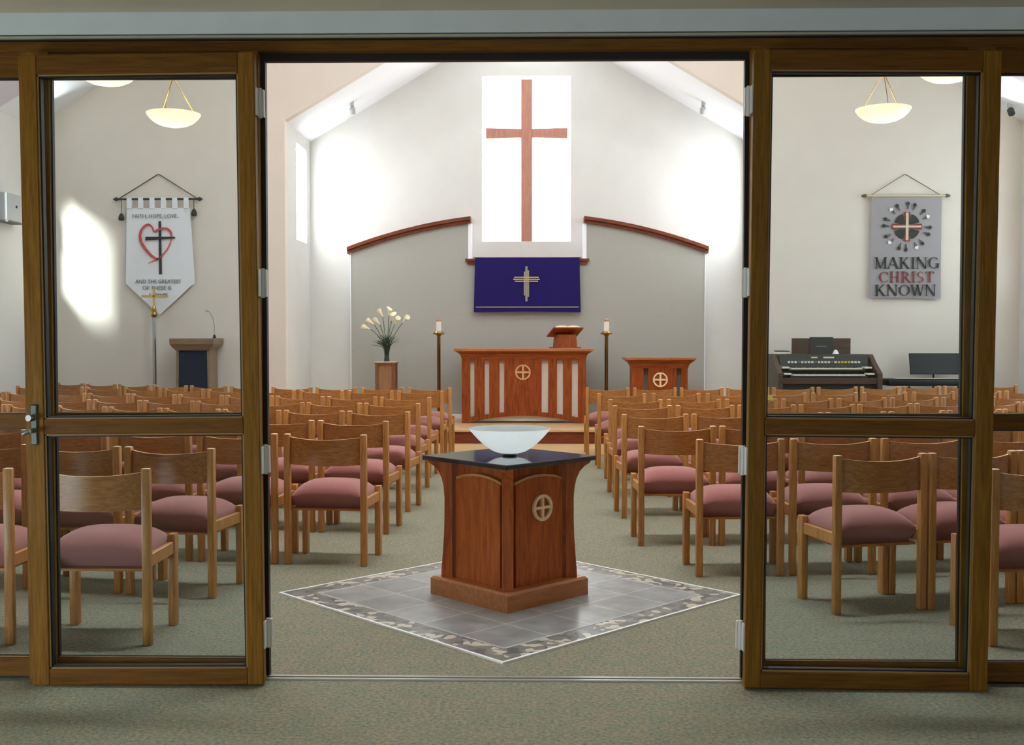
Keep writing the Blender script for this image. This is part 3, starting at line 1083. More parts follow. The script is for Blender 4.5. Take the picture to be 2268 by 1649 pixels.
MB().box(-hw + .05, hw - .05, .065, .09, .03, .955).build('cloth_backing', mat('pale_altar_cloth', (236, 232, 218), .9, noise=.06, nscale=150), alt)
crown = [(.93, hw + .004, .295), (.945, hw + .006, .297), (.97, hw + .012, .303), (.995, hw + .026, .317), (1.015, hw + .050, .341), (1.03, hw + .078, .37), (1.038, hw + .082, .372), (1.038, hw + .07, .36)]
MB().loft([(z, hx, hy, 0, .29) for z, hx, hy in crown]).build('crown_moulding', M['cherry_h'], alt)
MB().box(-1.0, 1.0, -.10, .68, 1.038, 1.078, .006, 2).build('table_top', M['cherry_light'], alt)
b = emblem(MB(), -.012, .735, .112, -.014, 0, .2, bar=.26)
b.build('emblem', wood('carved_emblem_wood', (190, 142, 92), (222, 176, 124), 'X', 6, 4, .4, .02), alt)
top_z = PZ + 1.078

# book rest and open book on the altar
br = thing('book_rest', 'cherry wood book rest standing on the right end of the altar', 'book rest', (.60, YA + .22, top_z), R(20))
MB().box(-.20, .20, -.13, .13, 0, .018, .003).build('base', M['cherry_h'], br)
MB().loft([(.018, .155, .09), (.20, .145, .07)]).build('support', M['cherry'], br)
slope_m = R(-24)
MB().box(-.235, .235, -.155, .155, -.010, .010, .003).build('slanted_board', M['cherry_h'], br, loc=(0, 0, .235), rot=(slope_m, 0, 0))
bk = thing('open_book', 'open book with cream pages lying on the book rest', 'book', (.60, YA + .22, top_z + .238), R(20))
bk.rotation_euler = (slope_m, 0, R(20))
MB().box(-.205, .205, -.135, .135, .010, .015).build('cover', M['cover'], bk)
for s in (-1, 1):
    b = MB()
    xs = [s * (.004 + .192 * k / 8) for k in range(9)]
    b.strip([(x, .015 + .030 * math.sin(math.pi * min(1, .15 + .8 * k / 8)) ** .7) for k, x in enumerate(xs)], [(x, .015) for x in xs], -.13, .13)
    b.build('pages', M['page'], bk, True)

# indigo hanging behind the altar
bc = thing('blue_banner', 'indigo cloth hanging with woven silver cross below the altar window', 'banner', (.045, YP - .095, 0))
b = MB()
n = 24
hwid = .79
def wav(u, v):
    return .006 * math.sin(u * 9) * v + .004 * math.sin(u * 21 + 1) * v
def fblue(i, j):
    u = -1 + 2 * i / n
    return (u * hwid * (1 + .004 * j), wav(u, j / 6.) - .010, 2.632 - (.82 - .006 * math.cos(u * 3)) * j / 6.)
b.sheet(fblue, n, 6, .008)
b.build('cloth', M['blue_cloth'], bc, True)
cr = MB()
cr.box(-.052, -.030, -.022, -.012, 2.06, 2.42)
cr.box(-.028, .004, -.024, -.012, 1.97, 2.50)
cr.box(.006, .028, -.022, -.012, 2.04, 2.44)
cr.build('woven_cross', M['silver_cloth'], bc)
cr = MB()
for z, e in ((2.335, .185), (2.305, .20), (2.275, .175)):
    cr.box(-e - .012, e - .012, -.028, -.018, z - .008, z + .006)
cr.build('cross_bars', M['gold_thread'], bc)
MB().box(-hwid + .01, hwid - .01, -.020, -.012, 1.878, 1.893).build('hem_stripe', M['silver_cloth'], bc)
MB().tube([(-hwid - .03, .002, 2.632), (hwid + .03, .002, 2.632)], .010, 8).build('hanging_rod', M['cherry_h'], bc, True)

# wooden cross in the altar window
wc = thing('wooden_cross', 'tall plain wooden cross in front of the bright altar window', 'cross', (AC + .005, YB + .045, 0))
cw = wood('bloomed_cross_wood', (172, 116, 98), (196, 142, 122), 'Z', 4, 10, .6, .03)  # wood colour lightened to stand for bloom from the bright window
MB().box(-.086, .086, -.04, .04, wz0, 5.37, .004).build('upright', cw, wc)
for s in (-1, 1):
    xs = [s * (.086 + .54 * k / 8) for k in range(9)]
    MB().strip([(x, 4.552 + .066 + .014 * (k / 8)) for k, x in enumerate(xs)], [(x, 4.552 - .066 - .014 * (k / 8)) for k, x in enumerate(xs)], -.04, .04).build('cross_arm', cw, wc)


# candle stands with candles
def candle_stand(x, y, label, clabel):
    t = thing('candle_stand', label, 'candle stand', (x, y, PZ), group='pair of candle stands behind the altar')
    MB().lathe([(0, 0), (.15, 0), (.15, .012), (.10, .022), (.04, .045), (.02, .07), (0, .07)], 28).build('base', M['brass_dark'], t, True)
    MB().lathe([(0, .06), (.026, .06), (.026, 1.27), (.028, 1.275), (.028, 1.30), (0, 1.30)], 16).build('pole', M['brass_dark'], t, True)
    MB().lathe([(0, 1.255), (.025, 1.255), (.045, 1.275), (.085, 1.285), (.088, 1.30), (.070, 1.303), (.055, 1.325), (0, 1.325)], 28).build('drip_dish', M['brass'], t, True)
    c = thing('candle', clabel, 'candle', (x, y, PZ + 1.325), group='pair of altar candles')
    MB().lathe([(0, 0), (.038, 0), (.038, .145), (.0, .145)], 24).build('candle_body', M['wax'], c, True)
    MB().lathe([(0, .145), (.040, .145), (.040, .172), (.026, .186), (.022, .198), (0, .198)], 24).build('candle_cap', M['follower'], c, True)
    MB().tube([(0, 0, .198), (.002, 0, .215)], .002, 6).build('wick', M['ink'], c)


candle_stand(-1.26, 16.0, 'tall brass candle stand between the flower pedestal and the altar', 'white candle on the stand next to the flowers')
candle_stand(1.215, 16.0, 'tall brass candle stand between the altar and the small table', 'white candle on the stand next to the small table')

# flower pedestal, vase, lilies
PXF, PYF = -2.03, 15.95
ped = thing('flower_pedestal', 'narrow brown wooden pedestal carrying the vase of lilies', 'pedestal', (PXF, PYF, PZ))
M['ped_post'] = wood('pedestal_post_wood', (104, 66, 40), (140, 94, 60), 'Z', 5, 10, .5, .04)
pw = wood('pedestal_wood', (130, 94, 62), (168, 128, 90), 'Z', 5, 10, .5, .04)
MB().box(-.115, .115, -.115, .115, 0, .865).build('shaft', pw, ped)
for sx in (-1, 1):
    for sy in (-1, 1):
        MB().box(sx * .125 - .022, sx * .125 + .022, sy * .125 - .022, sy * .125 + .022, 0, .865, .004).build('corner_post', M['ped_post'], ped)
MB().box(-.165, .165, -.165, .165, .865, .885, .004).build('table_top', mat('pale_pedestal_top', (190, 176, 150), .5), ped)
MB().box(-.155, .155, -.155, .155, .850, .865).build('top_moulding', M['cherry_h'], ped)
VZ = PZ + .885
vase = thing('flower_vase', 'slim dark green glass vase on the flower pedestal', 'vase', (PXF + .005, PYF, VZ))
MB().lathe([(0, 0), (.042, 0), (.040, .02), (.034, .06), (.036, .12), (.046, .19), (.062, .25), (.058, .25), (.040, .18), (.030, .12), (.030, .03), (0, .025)], 28).build('vase_body', M['vase'], vase, True)
MB().lathe([(.060, .25), (.064, .252), (.062, .258), (.058, .256), (.060, .25)], 28).build('rim', M['vase'], vase, True)
LIL = [(-.255, .475, .02, 'lowest white calla lily, bending towards the chancel side window'), (-.19, .545, -.03, 'cream calla lily just above the lowest bent one'), (-.11, .545, .04, 'cream calla lily in the middle of the bent group'),
       (-.055, .66, -.02, 'tallest white calla lily, tipped sideways at the top'), (.03, .68, .05, 'greenish white upright calla lily at the top centre'), (.085, .60, -.05, 'calla lily bud leaning towards the candle, upper one'),
       (.125, .55, .02, 'white calla lily below the leaning bud'), (.245, .575, .03, 'outermost white calla lily leaning towards the candle stand')]
for dx, dzv, dy, lab in LIL:
    f = thing('calla_lily', lab, 'flower', (PXF + .005 + dx * .06, PYF + dy * .2, VZ + .03), group='calla lilies in the vase')
    tip = Vector((dx * .92, dy, dzv - .03))
    pts = [Vector((dx * .02, dy * .1, 0)), Vector((dx * .10, dy * .3, .20)), Vector((dx * .30, dy * .6, .36 + .1 * (dzv - .5))), tip]
    cv = []
    for i in range(13):
        t_ = i / 12
        cv.append(sum((pts[j] * (math.comb(3, j) * t_ ** j * (1 - t_) ** (3 - j)) for j in range(4)), Vector()))
    MB().tube(cv, .005, 6).build('stem', M['stem'], f, True)
    d = (cv[-1] - cv[-2]).normalized()
    if dx < 0:
        d = (d + Vector((-.5, -.2, -.1))).normalized()
    b = MB()
    seg = 14
    rings = []
    for i in range(7):
        t_ = i / 6
        rr = .007 + .036 * t_ ** 1.3
        rings.append([b.bm.verts.new((rr * math.cos(2 * math.pi * k / seg) * (1 + .15 * t_), rr * math.sin(2 * math.pi * k / seg),   .105 * t_ + .034 * t_ * math.cos(2 * math.pi * k / seg))) for k in range(seg)])
    for a_, c_ in zip(rings, rings[1:]):
        for k in range(seg):
            b.bm.faces.new((a_[k], a_[(k + 1) % seg], c_[(k + 1) % seg], c_[k]))
    bl = b.build('bloom', M['lily'], f, True)
    bl.location = cv[-1] - d * .005
    bl.rotation_euler = d.to_track_quat('Z', 'Y').to_euler()
spray = thing('foliage_spray', 'dark green spray of thin leaves fanning out of the vase', 'foliage', (PXF + .005, PYF, VZ + .04))
b = MB()
for k in range(60):
    a_ = random.uniform(-1, 1)
    h = random.uniform(.22, .40)
    dx = a_ * (.10 + (.40 - h) * .9)
    dy = random.uniform(-.08, .08)
    b.tube([(a_ * .012, dy * .1, 0), (a_ * .025, dy * .2, .15), (dx * .5, dy * .6, h * .80), (dx, dy, h * random.uniform(.85, 1.0))], .0075, 5, .002)
b.build('leaves', M['stem_dark'], spray, True)

# small table beside the altar
st = thing('side_table', 'short cherry wood table with cross emblem right of the altar', 'table', (1.94, 15.45, PZ))
b = MB()
hw2 = .395
sl2 = [(-.235, -.165), (.235, .305)]
ed = sorted({-hw2, hw2} | {v for s in sl2 for v in s})
for x0, x1 in zip(ed, ed[1:]):
    xm = (x0 + x1) / 2
    if any(s[0] < xm < s[1] for s in sl2):
        b.box(x0, x1, 0, .05, 0, .15)
        b.box(x0, x1, 0, .05, .80, .86)
    else:
        b.box(x0, x1, 0, .05, 0, .86)
b.build('front_panel', M['cherry'], st)
for s in (-1, 1):
    x0, x1 = sorted((s * hw2, s * (hw2 - .05)))
    MB().box(x0, x1, .05, .40, 0, .86).build('side_panel', M['cherry'], st)
MB().box(-hw2 + .05, hw2 - .05, .12, .14, .02, .86).build('cloth_backing', mat('table_backing_cloth', (150, 148, 138), .9), st)
MB().loft([(z, hx, hy, 0, .20) for z, hx, hy in ((.80, hw2 + .004, .204), (.83, hw2 + .010, .21), (.865, hw2 + .030, .23), (.895, hw2 + .066, .266), (.912, hw2 + .085, .285), (.915, hw2 + .085, .285))]).build('crown_moulding', M['cherry_h'], st)
MB().box(-.50, .50, -.105, .505, .915, .952, .006, 2).build('table_top', M['cherry_light'], st)
emblem(MB(), .005, .635, .105, -.013, 0, .2, bar=.24).build('emblem', M['maple_inlay'], st)

# ------------------------------------------------------------------ front left: lectern, processional cross
lec = thing('lectern', 'speaker lectern with dark navy front and tan top near the white banner', 'lectern', (-4.458, 14.72, 0))
MB().loft([(0, .215, .18), (.05, .205, .17), (1.27, .195, .165)]).build('body', M['navy_cloth'], lec)
tanw = wood('tan_lectern_wood', (120, 96, 70), (150, 124, 92), 'X', 5, 10, .5, .03)
for s in (-1, 1):
    MB().loft([(0.0, .016, .19, s * .222, 0), (1.28, .016, .18, s * .208, 0)]).build('side_panel', tanw, lec)
MB().loft([(1.25, .230, .195), (1.30, .275, .215), (1.335, .298, .235), (1.40, .300, .237), (1.415, .295, .23)]).build('top', tanw, lec)
mic = thing('microphone', 'thin gooseneck microphone rising from the lectern top', 'microphone', (-4.21, 14.70, 1.415))
MB().lathe([(0, 0), (.025, 0), (.02, .02), (.012, .05), (0, .05)], 16).build('base', M['blackmat'], mic, True)
MB().tube([(0, 0, .04), (0, 0, .16), (-.012, -.01, .27), (-.05, -.03, .355), (-.075, -.04, .372)], .006, 8).build('gooseneck', M['chrome'], mic, True)
MB().tube([(-.065, -.036, .366), (-.085, -.044, .376), (-.105, -.05, .378)], .014, 10).build('capsule', M['grey_box'], mic, True)

pc = thing('processional_cross', 'gold processional cross on a tall pole in front of the white banner', 'cross', (-5.07, 14.80, 0))
MB().lathe([(0, 0), (.13, 0), (.13, .02), (.05, .04), (.025, .08), (0, .08)], 24).build('base', M['brass_dark'], pc, True)
MB().lathe([(0, .06), (.024, .06), (.024, 1.72), (0, 1.72)], 14).build('pole', M['chrome'], pc, True)
MB().lathe([(0, 1.70), (.03, 1.70), (.045, 1.74), (.028, 1.78), (.036, 1.80), (.028, 1.83), (.018, 1.86), (0, 1.86)], 18).build('knop', M['brass'], pc, True)
b = MB()
b.box(-.014, .014, -.01, .01, 1.85, 2.10, .003)
b.box(-.17, .17, -.01, .01, 1.975, 2.005, .003)
b.build('cross_head', M['brass'], pc)


# ------------------------------------------------------------------ wall banners
def text_mesh(txt, size, spacing=1.0):
    cu = bpy.data.curves.new('lettering', 'FONT')
    cu.body = txt
    cu.size = size
    cu.align_x = 'CENTER'
    cu.extrude = .002
    cu.space_character = spacing
    cu.resolution_u = 3
    o_ = bpy.data.objects.new('lettering', cu)
    C.objects.link(o_)
    bpy.context.view_layer.update()
    me = bpy.data.meshes.new_from_object(o_.evaluated_get(bpy.context.evaluated_depsgraph_get()))
    bpy.data.objects.remove(o_)
    return me


def put_text(txt, size, x, z, y, material, parent, width=None):
    me = text_mesh(txt, size)
    xs = [v.co.x for v in me.vertices]
    k = (width / (max(xs) - min(xs))) if width else 1
    me.transform(Matrix.Scale(k, 4, (1, 0, 0)))
    me.materials.append(material)
    o_ = bpy.data.objects.new('lettering', me)
    C.objects.link(o_)
    o_.parent = parent
    o_.location = (x, y, z)
    o_.rotation_euler = (R(90), 0, 0)
    return o_


YW = YF
lb = thing('white_banner', 'white pointed banner with a red heart and black cross on the wall', 'banner', (-5.05, YW - .05, 0))
# local coordinates: x from the banner's middle, z absolute
MB().tube([(-.60, -.01, 3.335), (.60, -.01, 3.335)], .014, 10).build('rod', M['ink'], lb, True)
for s in (-1, 1):
    MB().lathe([(0, -.02), (.022, -.018), (.028, 0), (.018, .02), (0, .05)], 12).build('finial', M['ink'], lb, True, loc=(s * .58, -.01, 3.335), rot=(0, R(90) * s, 0))
b = MB()
b.tube([(-.54, 0, 3.345), (-.02, .03, 3.675), (.0, .035, 3.68), (.02, .03, 3.672), (.54, 0, 3.345)], .008, 6)
b.build('hanging_cord', M['cord'], lb, True)
for s, zl in ((-1, 3.08), (1, 3.14)):
    b = MB()
    b.tube([(s * .50, -.02, 3.33), (s * (.505), -.022, zl + .06)], .006, 6)
    b.build('tassel_cord', M['cord'], lb, True)
    MB().lathe([(0, .06), (.016, .055), (.035, .02), (.042, -.02), (.030, -.04), (0, -.04)], 14).build('tassel', M['ink'], lb, True, loc=(s * .505, -.022, zl))
b = MB()
nx_ = 20
def fwhite(i, j):
    u, v = i / nx_, j / 12
    xt, xb = -.435 + .88 * u, -.465 + .965 * u
    zb_ = 2.17 - .435 * (1 - abs(xb - .01) / .47) if abs(xb - .01) < .47 else 2.17
    z = 3.215 + (zb_ - 3.215) * v
    kx = min(1, (3.215 - z) / 1.045)
    return (xt + (xb - xt) * kx, .008 * math.sin(u * 6 + v * 2) * (.3 + v) - .006, z)
b.sheet(fwhite, nx_, 12, .006)
b.build('cloth', M['linen'], lb, True)
for k in range(6):
    x = -.395 + .79 * k / 5
    MB().box(x - .035, x + .035, -.026, .006, 3.205, 3.352, .004).build('tab', M['linen'], lb)
YT = -.026
put_text('FAITH, HOPE, LOVE...', .075, -.02, 3.075, YT, M['ink_grey'], lb, .66)
put_text('AND THE GREATEST', .075, .0, 2.175, YT, M['ink_grey'], lb, .64)
put_text('OF THESE IS', .075, -.02, 2.085, YT, M['ink_grey'], lb, .40)
put_text('LOVE', .075, .0, 1.985, YT, M['ink_grey'], lb, .26)
b = MB()
b.prism([(.012, 3.03), (.046, 3.03), (.052, 2.30), (.012, 2.30)], YT - .002, YT + .002)
b.prism([(-.175, 2.765), (.235, 2.79), (.245, 2.805), (.23, 2.815), (-.17, 2.815)], YT - .006, YT - .002)
b.build('brush_cross', M['ink'], lb)


def ribbon(mb, pts, ws, y0, y1):
    for i in range(len(pts) - 1):
        (xa, za), (xb_, zb2) = pts[i], pts[i + 1]
        d = Vector((xb_ - xa, zb2 - za))
        if d.length < 1e-6:
            continue
        nrm = Vector((-d.y, d.x)).normalized()
        w0, w1 = ws[i] / 2, ws[i + 1] / 2
        mb.prism([(xa + nrm.x * w0, za + nrm.y * w0), (xa - nrm.x * w0, za - nrm.y * w0), (xb_ - nrm.x * w1, zb2 - nrm.y * w1), (xb_ + nrm.x * w1, zb2 + nrm.y * w1)], y0, y1)


b = MB()
hp = [(-.05, 2.88), (-.08, 2.95), (-.12, 2.985), (-.175, 2.97), (-.23, 2.91), (-.25, 2.83), (-.235, 2.74), (-.18, 2.65), (-.10, 2.56), (-.01, 2.50), (.06, 2.55)]
ribbon(b, hp, [.02, .025, .03, .034, .03, .036, .042, .04, .036, .028, .012], YT - .004, YT)
hp2 = [(-.05, 2.88), (.0, 2.91), (.06, 2.93), (.13, 2.925), (.18, 2.88), (.19, 2.80), (.17, 2.72), (.13, 2.64), (.07, 2.57), (-.02, 2.50), (-.14, 2.45)]
ribbon(b, hp2, [.024, .034, .03, .034, .03, .018, .016, .018, .016, .014, .008], YT - .004, YT)
b.build('brush_heart', M['red_brush'], lb)


# serif capitals built from strokes
def glyph(ch):
    """Strokes of a serif capital on a unit-height box: returns (list of quads, advance)."""
    Q = []
    TK, TN = .15, .06
    def line(x0, y0, x1, y1, t):
        d = Vector((x1 - x0, y1 - y0)).normalized()
        nx_, ny_ = -d.y * t / 2, d.x * t / 2
        Q.append([(x0 + nx_, y0 + ny_), (x0 - nx_, y0 - ny_), (x1 - nx_, y1 - ny_), (x1 + nx_, y1 + ny_)])
    def serif(x, y, w=.15):
        Q.append([(x - w, y - .025), (x + w, y - .025), (x + w, y + .025), (x - w, y + .025)])
    def arc_(cx, cy, rx, ry, a0, a1, tk=TK, tn=TN, n_=16):
        P = []
        for i in range(n_ + 1):
            a_ = R(a0 + (a1 - a0) * i / n_)
            t = tn + (tk - tn) * abs(math.cos(a_)) ** 1.5
            c_, s_ = math.cos(a_), math.sin(a_)
            P.append(((cx + (rx + t / 2) * c_, cy + (ry + tn / 2) * s_), (cx + (rx - t / 2) * c_, cy + (ry - tn / 2) * s_)))
        for (o0, i0), (o1, i1) in zip(P, P[1:]):
            Q.append([o0, i0, i1, o1])
    if ch == 'M':
        line(.14, 0, .14, 1, TN); line(.14, 1, .47, .05, TK); line(.47, .05, .82, 1, TN); line(.84, 0, .84, 1, TK)
        serif(.14, .025, .11); serif(.84, .025, .15); serif(.10, .975, .1); serif(.88, .975, .11); adv = 1.02
    elif ch == 'A':
        line(.06, 0, .42, 1, TN); line(.42, 1, .76, 0, TK); line(.2, .34, .62, .34, TN); serif(.08, .025, .1); serif(.75, .025, .15); adv = .86
    elif ch == 'K':
        line(.2, 0, .2, 1, TK); line(.24, .42, .68, 1, TN); line(.36, .60, .76, 0, TK); serif(.2, .025); serif(.2, .975); serif(.68, .975, .1); serif(.78, .025, .12); adv = .92
    elif ch == 'I':
        line(.2, 0, .2, 1, TK); serif(.2, .025); serif(.2, .975); adv = .42
    elif ch == 'N':
        line(.14, 0, .14, 1, TN); line(.14, 1, .76, 0, TK); line(.76, 0, .76, 1, TN); serif(.14, .025, .11); serif(.76, .975, .11); serif(.1, .975, .1); adv = .94
    elif ch == 'G':
        arc_(.46, .5, .36, .47, 42, 320); line(.76, .06, .76, .42, TK); serif(.74, .43, .14); adv = .94
    elif ch == 'C':
        arc_(.46, .5, .36, .47, 42, 318); line(.73, .68, .73, .92, TN); adv = .84
    elif ch == 'H':
        line(.2, 0, .2, 1, TK); line(.7, 0, .7, 1, TK); line(.2, .5, .7, .5, TN)
        for x in (.2, .7):
            serif(x, .025, .14); serif(x, .975, .14)
        adv = .92
    elif ch == 'R':
        line(.2, 0, .2, 1, TK); arc_(.36, .73, .24, .235, -90, 90, TK, TN, 12); line(.2, .965, .38, .965, TN); line(.2, .495, .38, .495, TN); line(.40, .5, .74, 0, TK); serif(.2, .025); serif(.14, .975, .1); serif(.76, .025, .1); adv = .86
    elif ch == 'S':
        arc_(.34, .735, .19, .235, 35, 270, .11, TN, 14); arc_(.34, .265, .21, .235, 90, -145, .11, TN, 14); adv = .68
    elif ch == 'T':
        line(.4, 0, .4, 1, TK); line(.06, .965, .74, .965, TN); serif(.4, .025); line(.07, .8, .07, .97, TN); line(.73, .8, .73, .97, TN); adv = .82
    elif ch == 'O':
        arc_(.46, .5, .36, .47, 0, 360, n_=28); adv = .94
    elif ch == 'W':
        line(.08, 1, .32, 0, TK); line(.32, 0, .52, .95, TN); line(.5, 1, .74, 0, TK); line(.74, 0, .95, 1, TN); serif(.08, .975, .11); serif(.52, .975, .12); serif(.95, .975, .09); adv = 1.06
    return Q, adv


def serif_line(txt, x0, x1, z0, h, y, material, parent):
    tot = sum(glyph(c)[1] for c in txt)
    k = (x1 - x0) / tot
    b_ = MB()
    x = x0
    for c in txt:
        Q, adv = glyph(c)
        for q in Q:
            b_.prism([(x + a_ * k, z0 + c_ * h) for a_, c_ in q], y - .003, y + .003)
        x += adv * k
    return b_.build('lettering', material, parent)


rb = thing('grey_banner', 'grey cloth banner with wheel cross and serif lettering above the organ', 'banner', (5.215, YW - .045, 0))
MB().tube([(-.57, -.01, 3.355), (.57, -.01, 3.355)], .016, 10).build('rod', M['pale_wood'], rb, True)
for s in (-1, 1):
    MB().lathe([(0, -.02), (.02, -.015), (.026, .01), (.012, .05), (0, .055)], 12).build('finial', M['cord'], rb, True, loc=(s * .55, -.01, 3.355), rot=(0, R(90) * s, 0))
MB().tube([(-.48, 0, 3.36), (-.02, .03, 3.645), (.0, .035, 3.65), (.02, .03, 3.645), (.48, 0, 3.36)], .005, 6).build('hanging_cord', M['cord'], rb, True)
b = MB()
def fgrey(i, j):
    u = i / 16
    return ((-.465 - .01 * j / 10) + (.95 + .012 * j / 10) * u, .006 * math.sin(u * 7 + j * .3) * (j / 10) - .008, 3.362 - (1.40 - .008 * math.sin(u * 5)) * j / 10)
b.sheet(fgrey, 16, 10, .006)
b.build('cloth', M['grey_linen'], rb, True)
YT2 = -.024
serif_line('MAKING', -.42, .47, 2.365, .155, YT2, M['ink'], rb)
serif_line('CHRIST', -.36, .40, 2.175, .150, YT2, M['red_felt'], rb)
serif_line('KNOWN', -.42, .43, 1.995, .150, YT2, M['ink'], rb)
# wheel of rays round a cross
ccx, ccz = .015, 2.935
b = MB()
for k in range(4):
    for j in range(5):
        a0, a1 = 90 * k + 14 + 12.4 * j, 90 * k + 14 + 12.4 * (j + 1)
        q = []
        for a_, r_ in ((a0, .035), (a0, .165), (a1, .165), (a1, .035)):
            off = R(90 * k + 45)
            q.append((ccx + .03 * math.cos(off) + r_ * .93 * math.cos(R(a_)), ccz + .03 * math.sin(off) + r_ * .93 * math.sin(R(a_))))
        b.prism(q, YT2, YT2 + .003)
b.build('dark_quadrant', M['ink'], rb)
b = MB()
for dx_, dz_ in ((1, 0), (-1, 0), (0, 1), (0, -1)):
    p0, p1 = .02, .20
    w0, w1 = .022, .042
    if dx_:
        q = [(ccx + dx_ * p0, ccz - w0), (ccx + dx_ * p1, ccz - w1), (ccx + dx_ * p1, ccz + w1), (ccx + dx_ * p0, ccz + w0)]
    else:
        q = [(ccx - w0, ccz + dz_ * p0), (ccx - w1, ccz + dz_ * p1), (ccx + w1, ccz + dz_ * p1), (ccx + w0, ccz + dz_ * p0)]
    b.prism(q, YT2 - .004, YT2)
b.build('red_cross', M['red_felt'], rb)
b = MB()
b.box(ccx - .018, ccx + .018, YT2 - .008, YT2 - .004, ccz - .185, ccz + .19)
b.box(ccx - .19, ccx + .19, YT2 - .0081, YT2 - .004, ccz - .014, ccz + .014)
b.build('pale_cross', M['pale_wood'], rb)
for k in range(16):
    a_ = R(90 + 22.5 * k + (3 if k % 2 else -2))
    ca, sa = math.cos(a_), math.sin(a_)
    b = MB()
    P = lambda r_, t_: (ccx + r_ * ca - t_ * sa, ccz + r_ * sa + t_ * ca)
    for t0, t1 in ((-.017, -.006), (.006, .017)):
        b.prism([P(.235, t0 * .4), P(.235, t1 * .4), P(.30, t1), P(.30, t0)], YT2, YT2 + .003)
    b.build('ray', M['ink'], rb)
    b = MB()
    b.prism([P(.295, -.018), P(.315, -.028), P(.345, 0), P(.315, .028), P(.295, .018)], YT2 - .001, YT2 + .003)
    b.build('ray_tip', M['linen'] if k in (2, 6, 9, 13) else M['ink'], rb)

# ------------------------------------------------------------------ organ, keyboard, music stand
og = thing('organ_console', 'dark walnut church organ console with two white keyboards under the grey banner', 'organ', (3.98, 14.55, 0))
MB().box(-.62, .62, -.10, .40, 0, 1.20, .006).build('case', M['organ'], og)
for s in (-1, 1):
    x0, x1 = sorted((s * .61, s * .672))
    MB().prism([(-.46, 0), (.40, 0), (.40, 1.20), (-.05, 1.20), (-.20, 1.10), (-.46, .96)], x0, x1, 'YZ').build('cheek', M['organ'], og)
MB().box(-.61, .61, -.44, -.08, .82, .90, .004).build('key_bed', M['organ'], og)
MB().box(-.61, .61, -.36, -.10, .10, .82).build('knee_panel', M['organ_panel'], og)
kz = ((.935, -.42, -.28), (1.015, -.30, -.16))
for z, ya_, yb_ in kz:
    MB().box(-.50, .50, ya_ + .02, yb_ + .06, z - .030, z - .008).build('key_slip', M['organ_panel'], og)
    kk = MB()
    for i in range(36):
        x0 = -.46 + .92 * i / 36
        kk.box(x0, x0 + .92 / 36 - .0012, ya_, yb_, z - .008, z + .012)
    kk.build('keyboard', M['ivory'], og)
    bk_ = MB()
    for i in range(35):
        if i % 7 in (2, 6):
            continue
        x0 = -.46 + .92 * (i + 1) / 36
        bk_.box(x0 - .007, x0 + .007, ya_ + .05, yb_, z + .012, z + .022)
    bk_.build('black_keys', M['blackmat'], og)
    for s in (-1, 1):
        x0, x1 = sorted((s * .49, s * .585))
        MB().box(x0, x1, ya_, yb_, z + .004, z + .026, .002).build('key_cheek', M['ivory'], og)
MB().prism([(-.16, 1.03), (-.10, 1.19), (-.09, 1.19), (-.09, 1.03)], -.58, .58, 'YZ').build('stop_panel', M['organ_panel'], og)
for i in range(22):
    x = -.46 + .92 * i / 21
    m_ = M['yellow'] if 15 <= i <= 18 else (M['ink_grey'] if i % 5 == 3 else M['ivory'])
    MB().box(x - .015, x + .015, -.150, -.125, 1.085, 1.112, .002).build('stop_tab', m_, og)
for x0, x1 in ((-.16, -.08), (.0, .14)):
    MB().box(x0, x1, -.122, -.098, 1.150, 1.170).build('name_plate', M['ivory'], og)
MB().box(-.39, .39, .0, .018, 1.20, 1.415).build('music_rack', M['organ'], og)
MB().box(-.155, .155, -.012, .0, 1.19, 1.43).build('rack_centre', M['organ_panel'], og)
MB().box(-.07, .07, -.016, -.012, 1.30, 1.315).build('rack_inlay', M['ink_grey'], og)
MB().lathe([(0, 0), (.045, 0), (.02, .05), (0, .06)], 12).build('rack_lamp', M['linen'], og, True, loc=(.185, -.03, 1.205))
pp = thing('sheet_music', 'white sheets of music on the left end of the organ top', 'paper', (3.50, 14.72, 1.202))
MB().box(-.10, .08, -.10, .10, 0, .028, .003).build('paper_stack', M['paper'], pp)
MB().box(-.09, .09, -.08, .10, .030, .042, .003).build('book_cover', M['blackmat'], pp, rot=(R(3), 0, 0))

kb = thing('electric_keyboard', 'slim black electric keyboard on a folding stand beside the organ', 'keyboard', (5.43, 14.40, 0))
MB().box(-.66, .66, -.16, .16, .79, .885, .025, 3).build('keyboard_body', M['blackmat'], kb, True)
MB().box(-.56, .56, -.155, -.03, .886, .892).build('white_keys', M['ivory'], kb)
b = MB()
for s in (-1, 1):
    b.tube([(-.35 * s, .12 * s, .02), (.38 * s, .12 * s, .78)], .014, 8)
b.build('folding_stand', M['blackmat'], kb, True)
for x in (-.35, .35):
    MB().tube([(x, -.20, .014), (x, .20, .014)], .014, 8).build('foot', M['blackmat'], kb, True)
ms = thing('music_stand', 'black music stand with a wide desk behind the keyboard', 'music stand', (5.56, 14.79, 0))
desk = MB().box(-.36, .36, -.012, .012, -.14, .14, .004).build('desk', M['blackmat'], ms, loc=(.02, -.05, 1.075), rot=(R(-14), 0, 0))
MB().box(-.36, .36, -.05, .012, -.15, -.135).build('ledge', M['blackmat'], desk)
MB().tube([(0, 0, .10), (0, 0, 1.0)], .012, 10).build('pole', M['blackmat'], ms, True)
for k in range(3):
    a_ = R(90 + 120 * k)
    MB().tube([(0, 0, .22), (.12 * math.cos(a_), .12 * math.sin(a_), .06), (.18 * math.cos(a_), .18 * math.sin(a_), .012)], .009, 8).build('leg', M['blackmat'], ms, True)

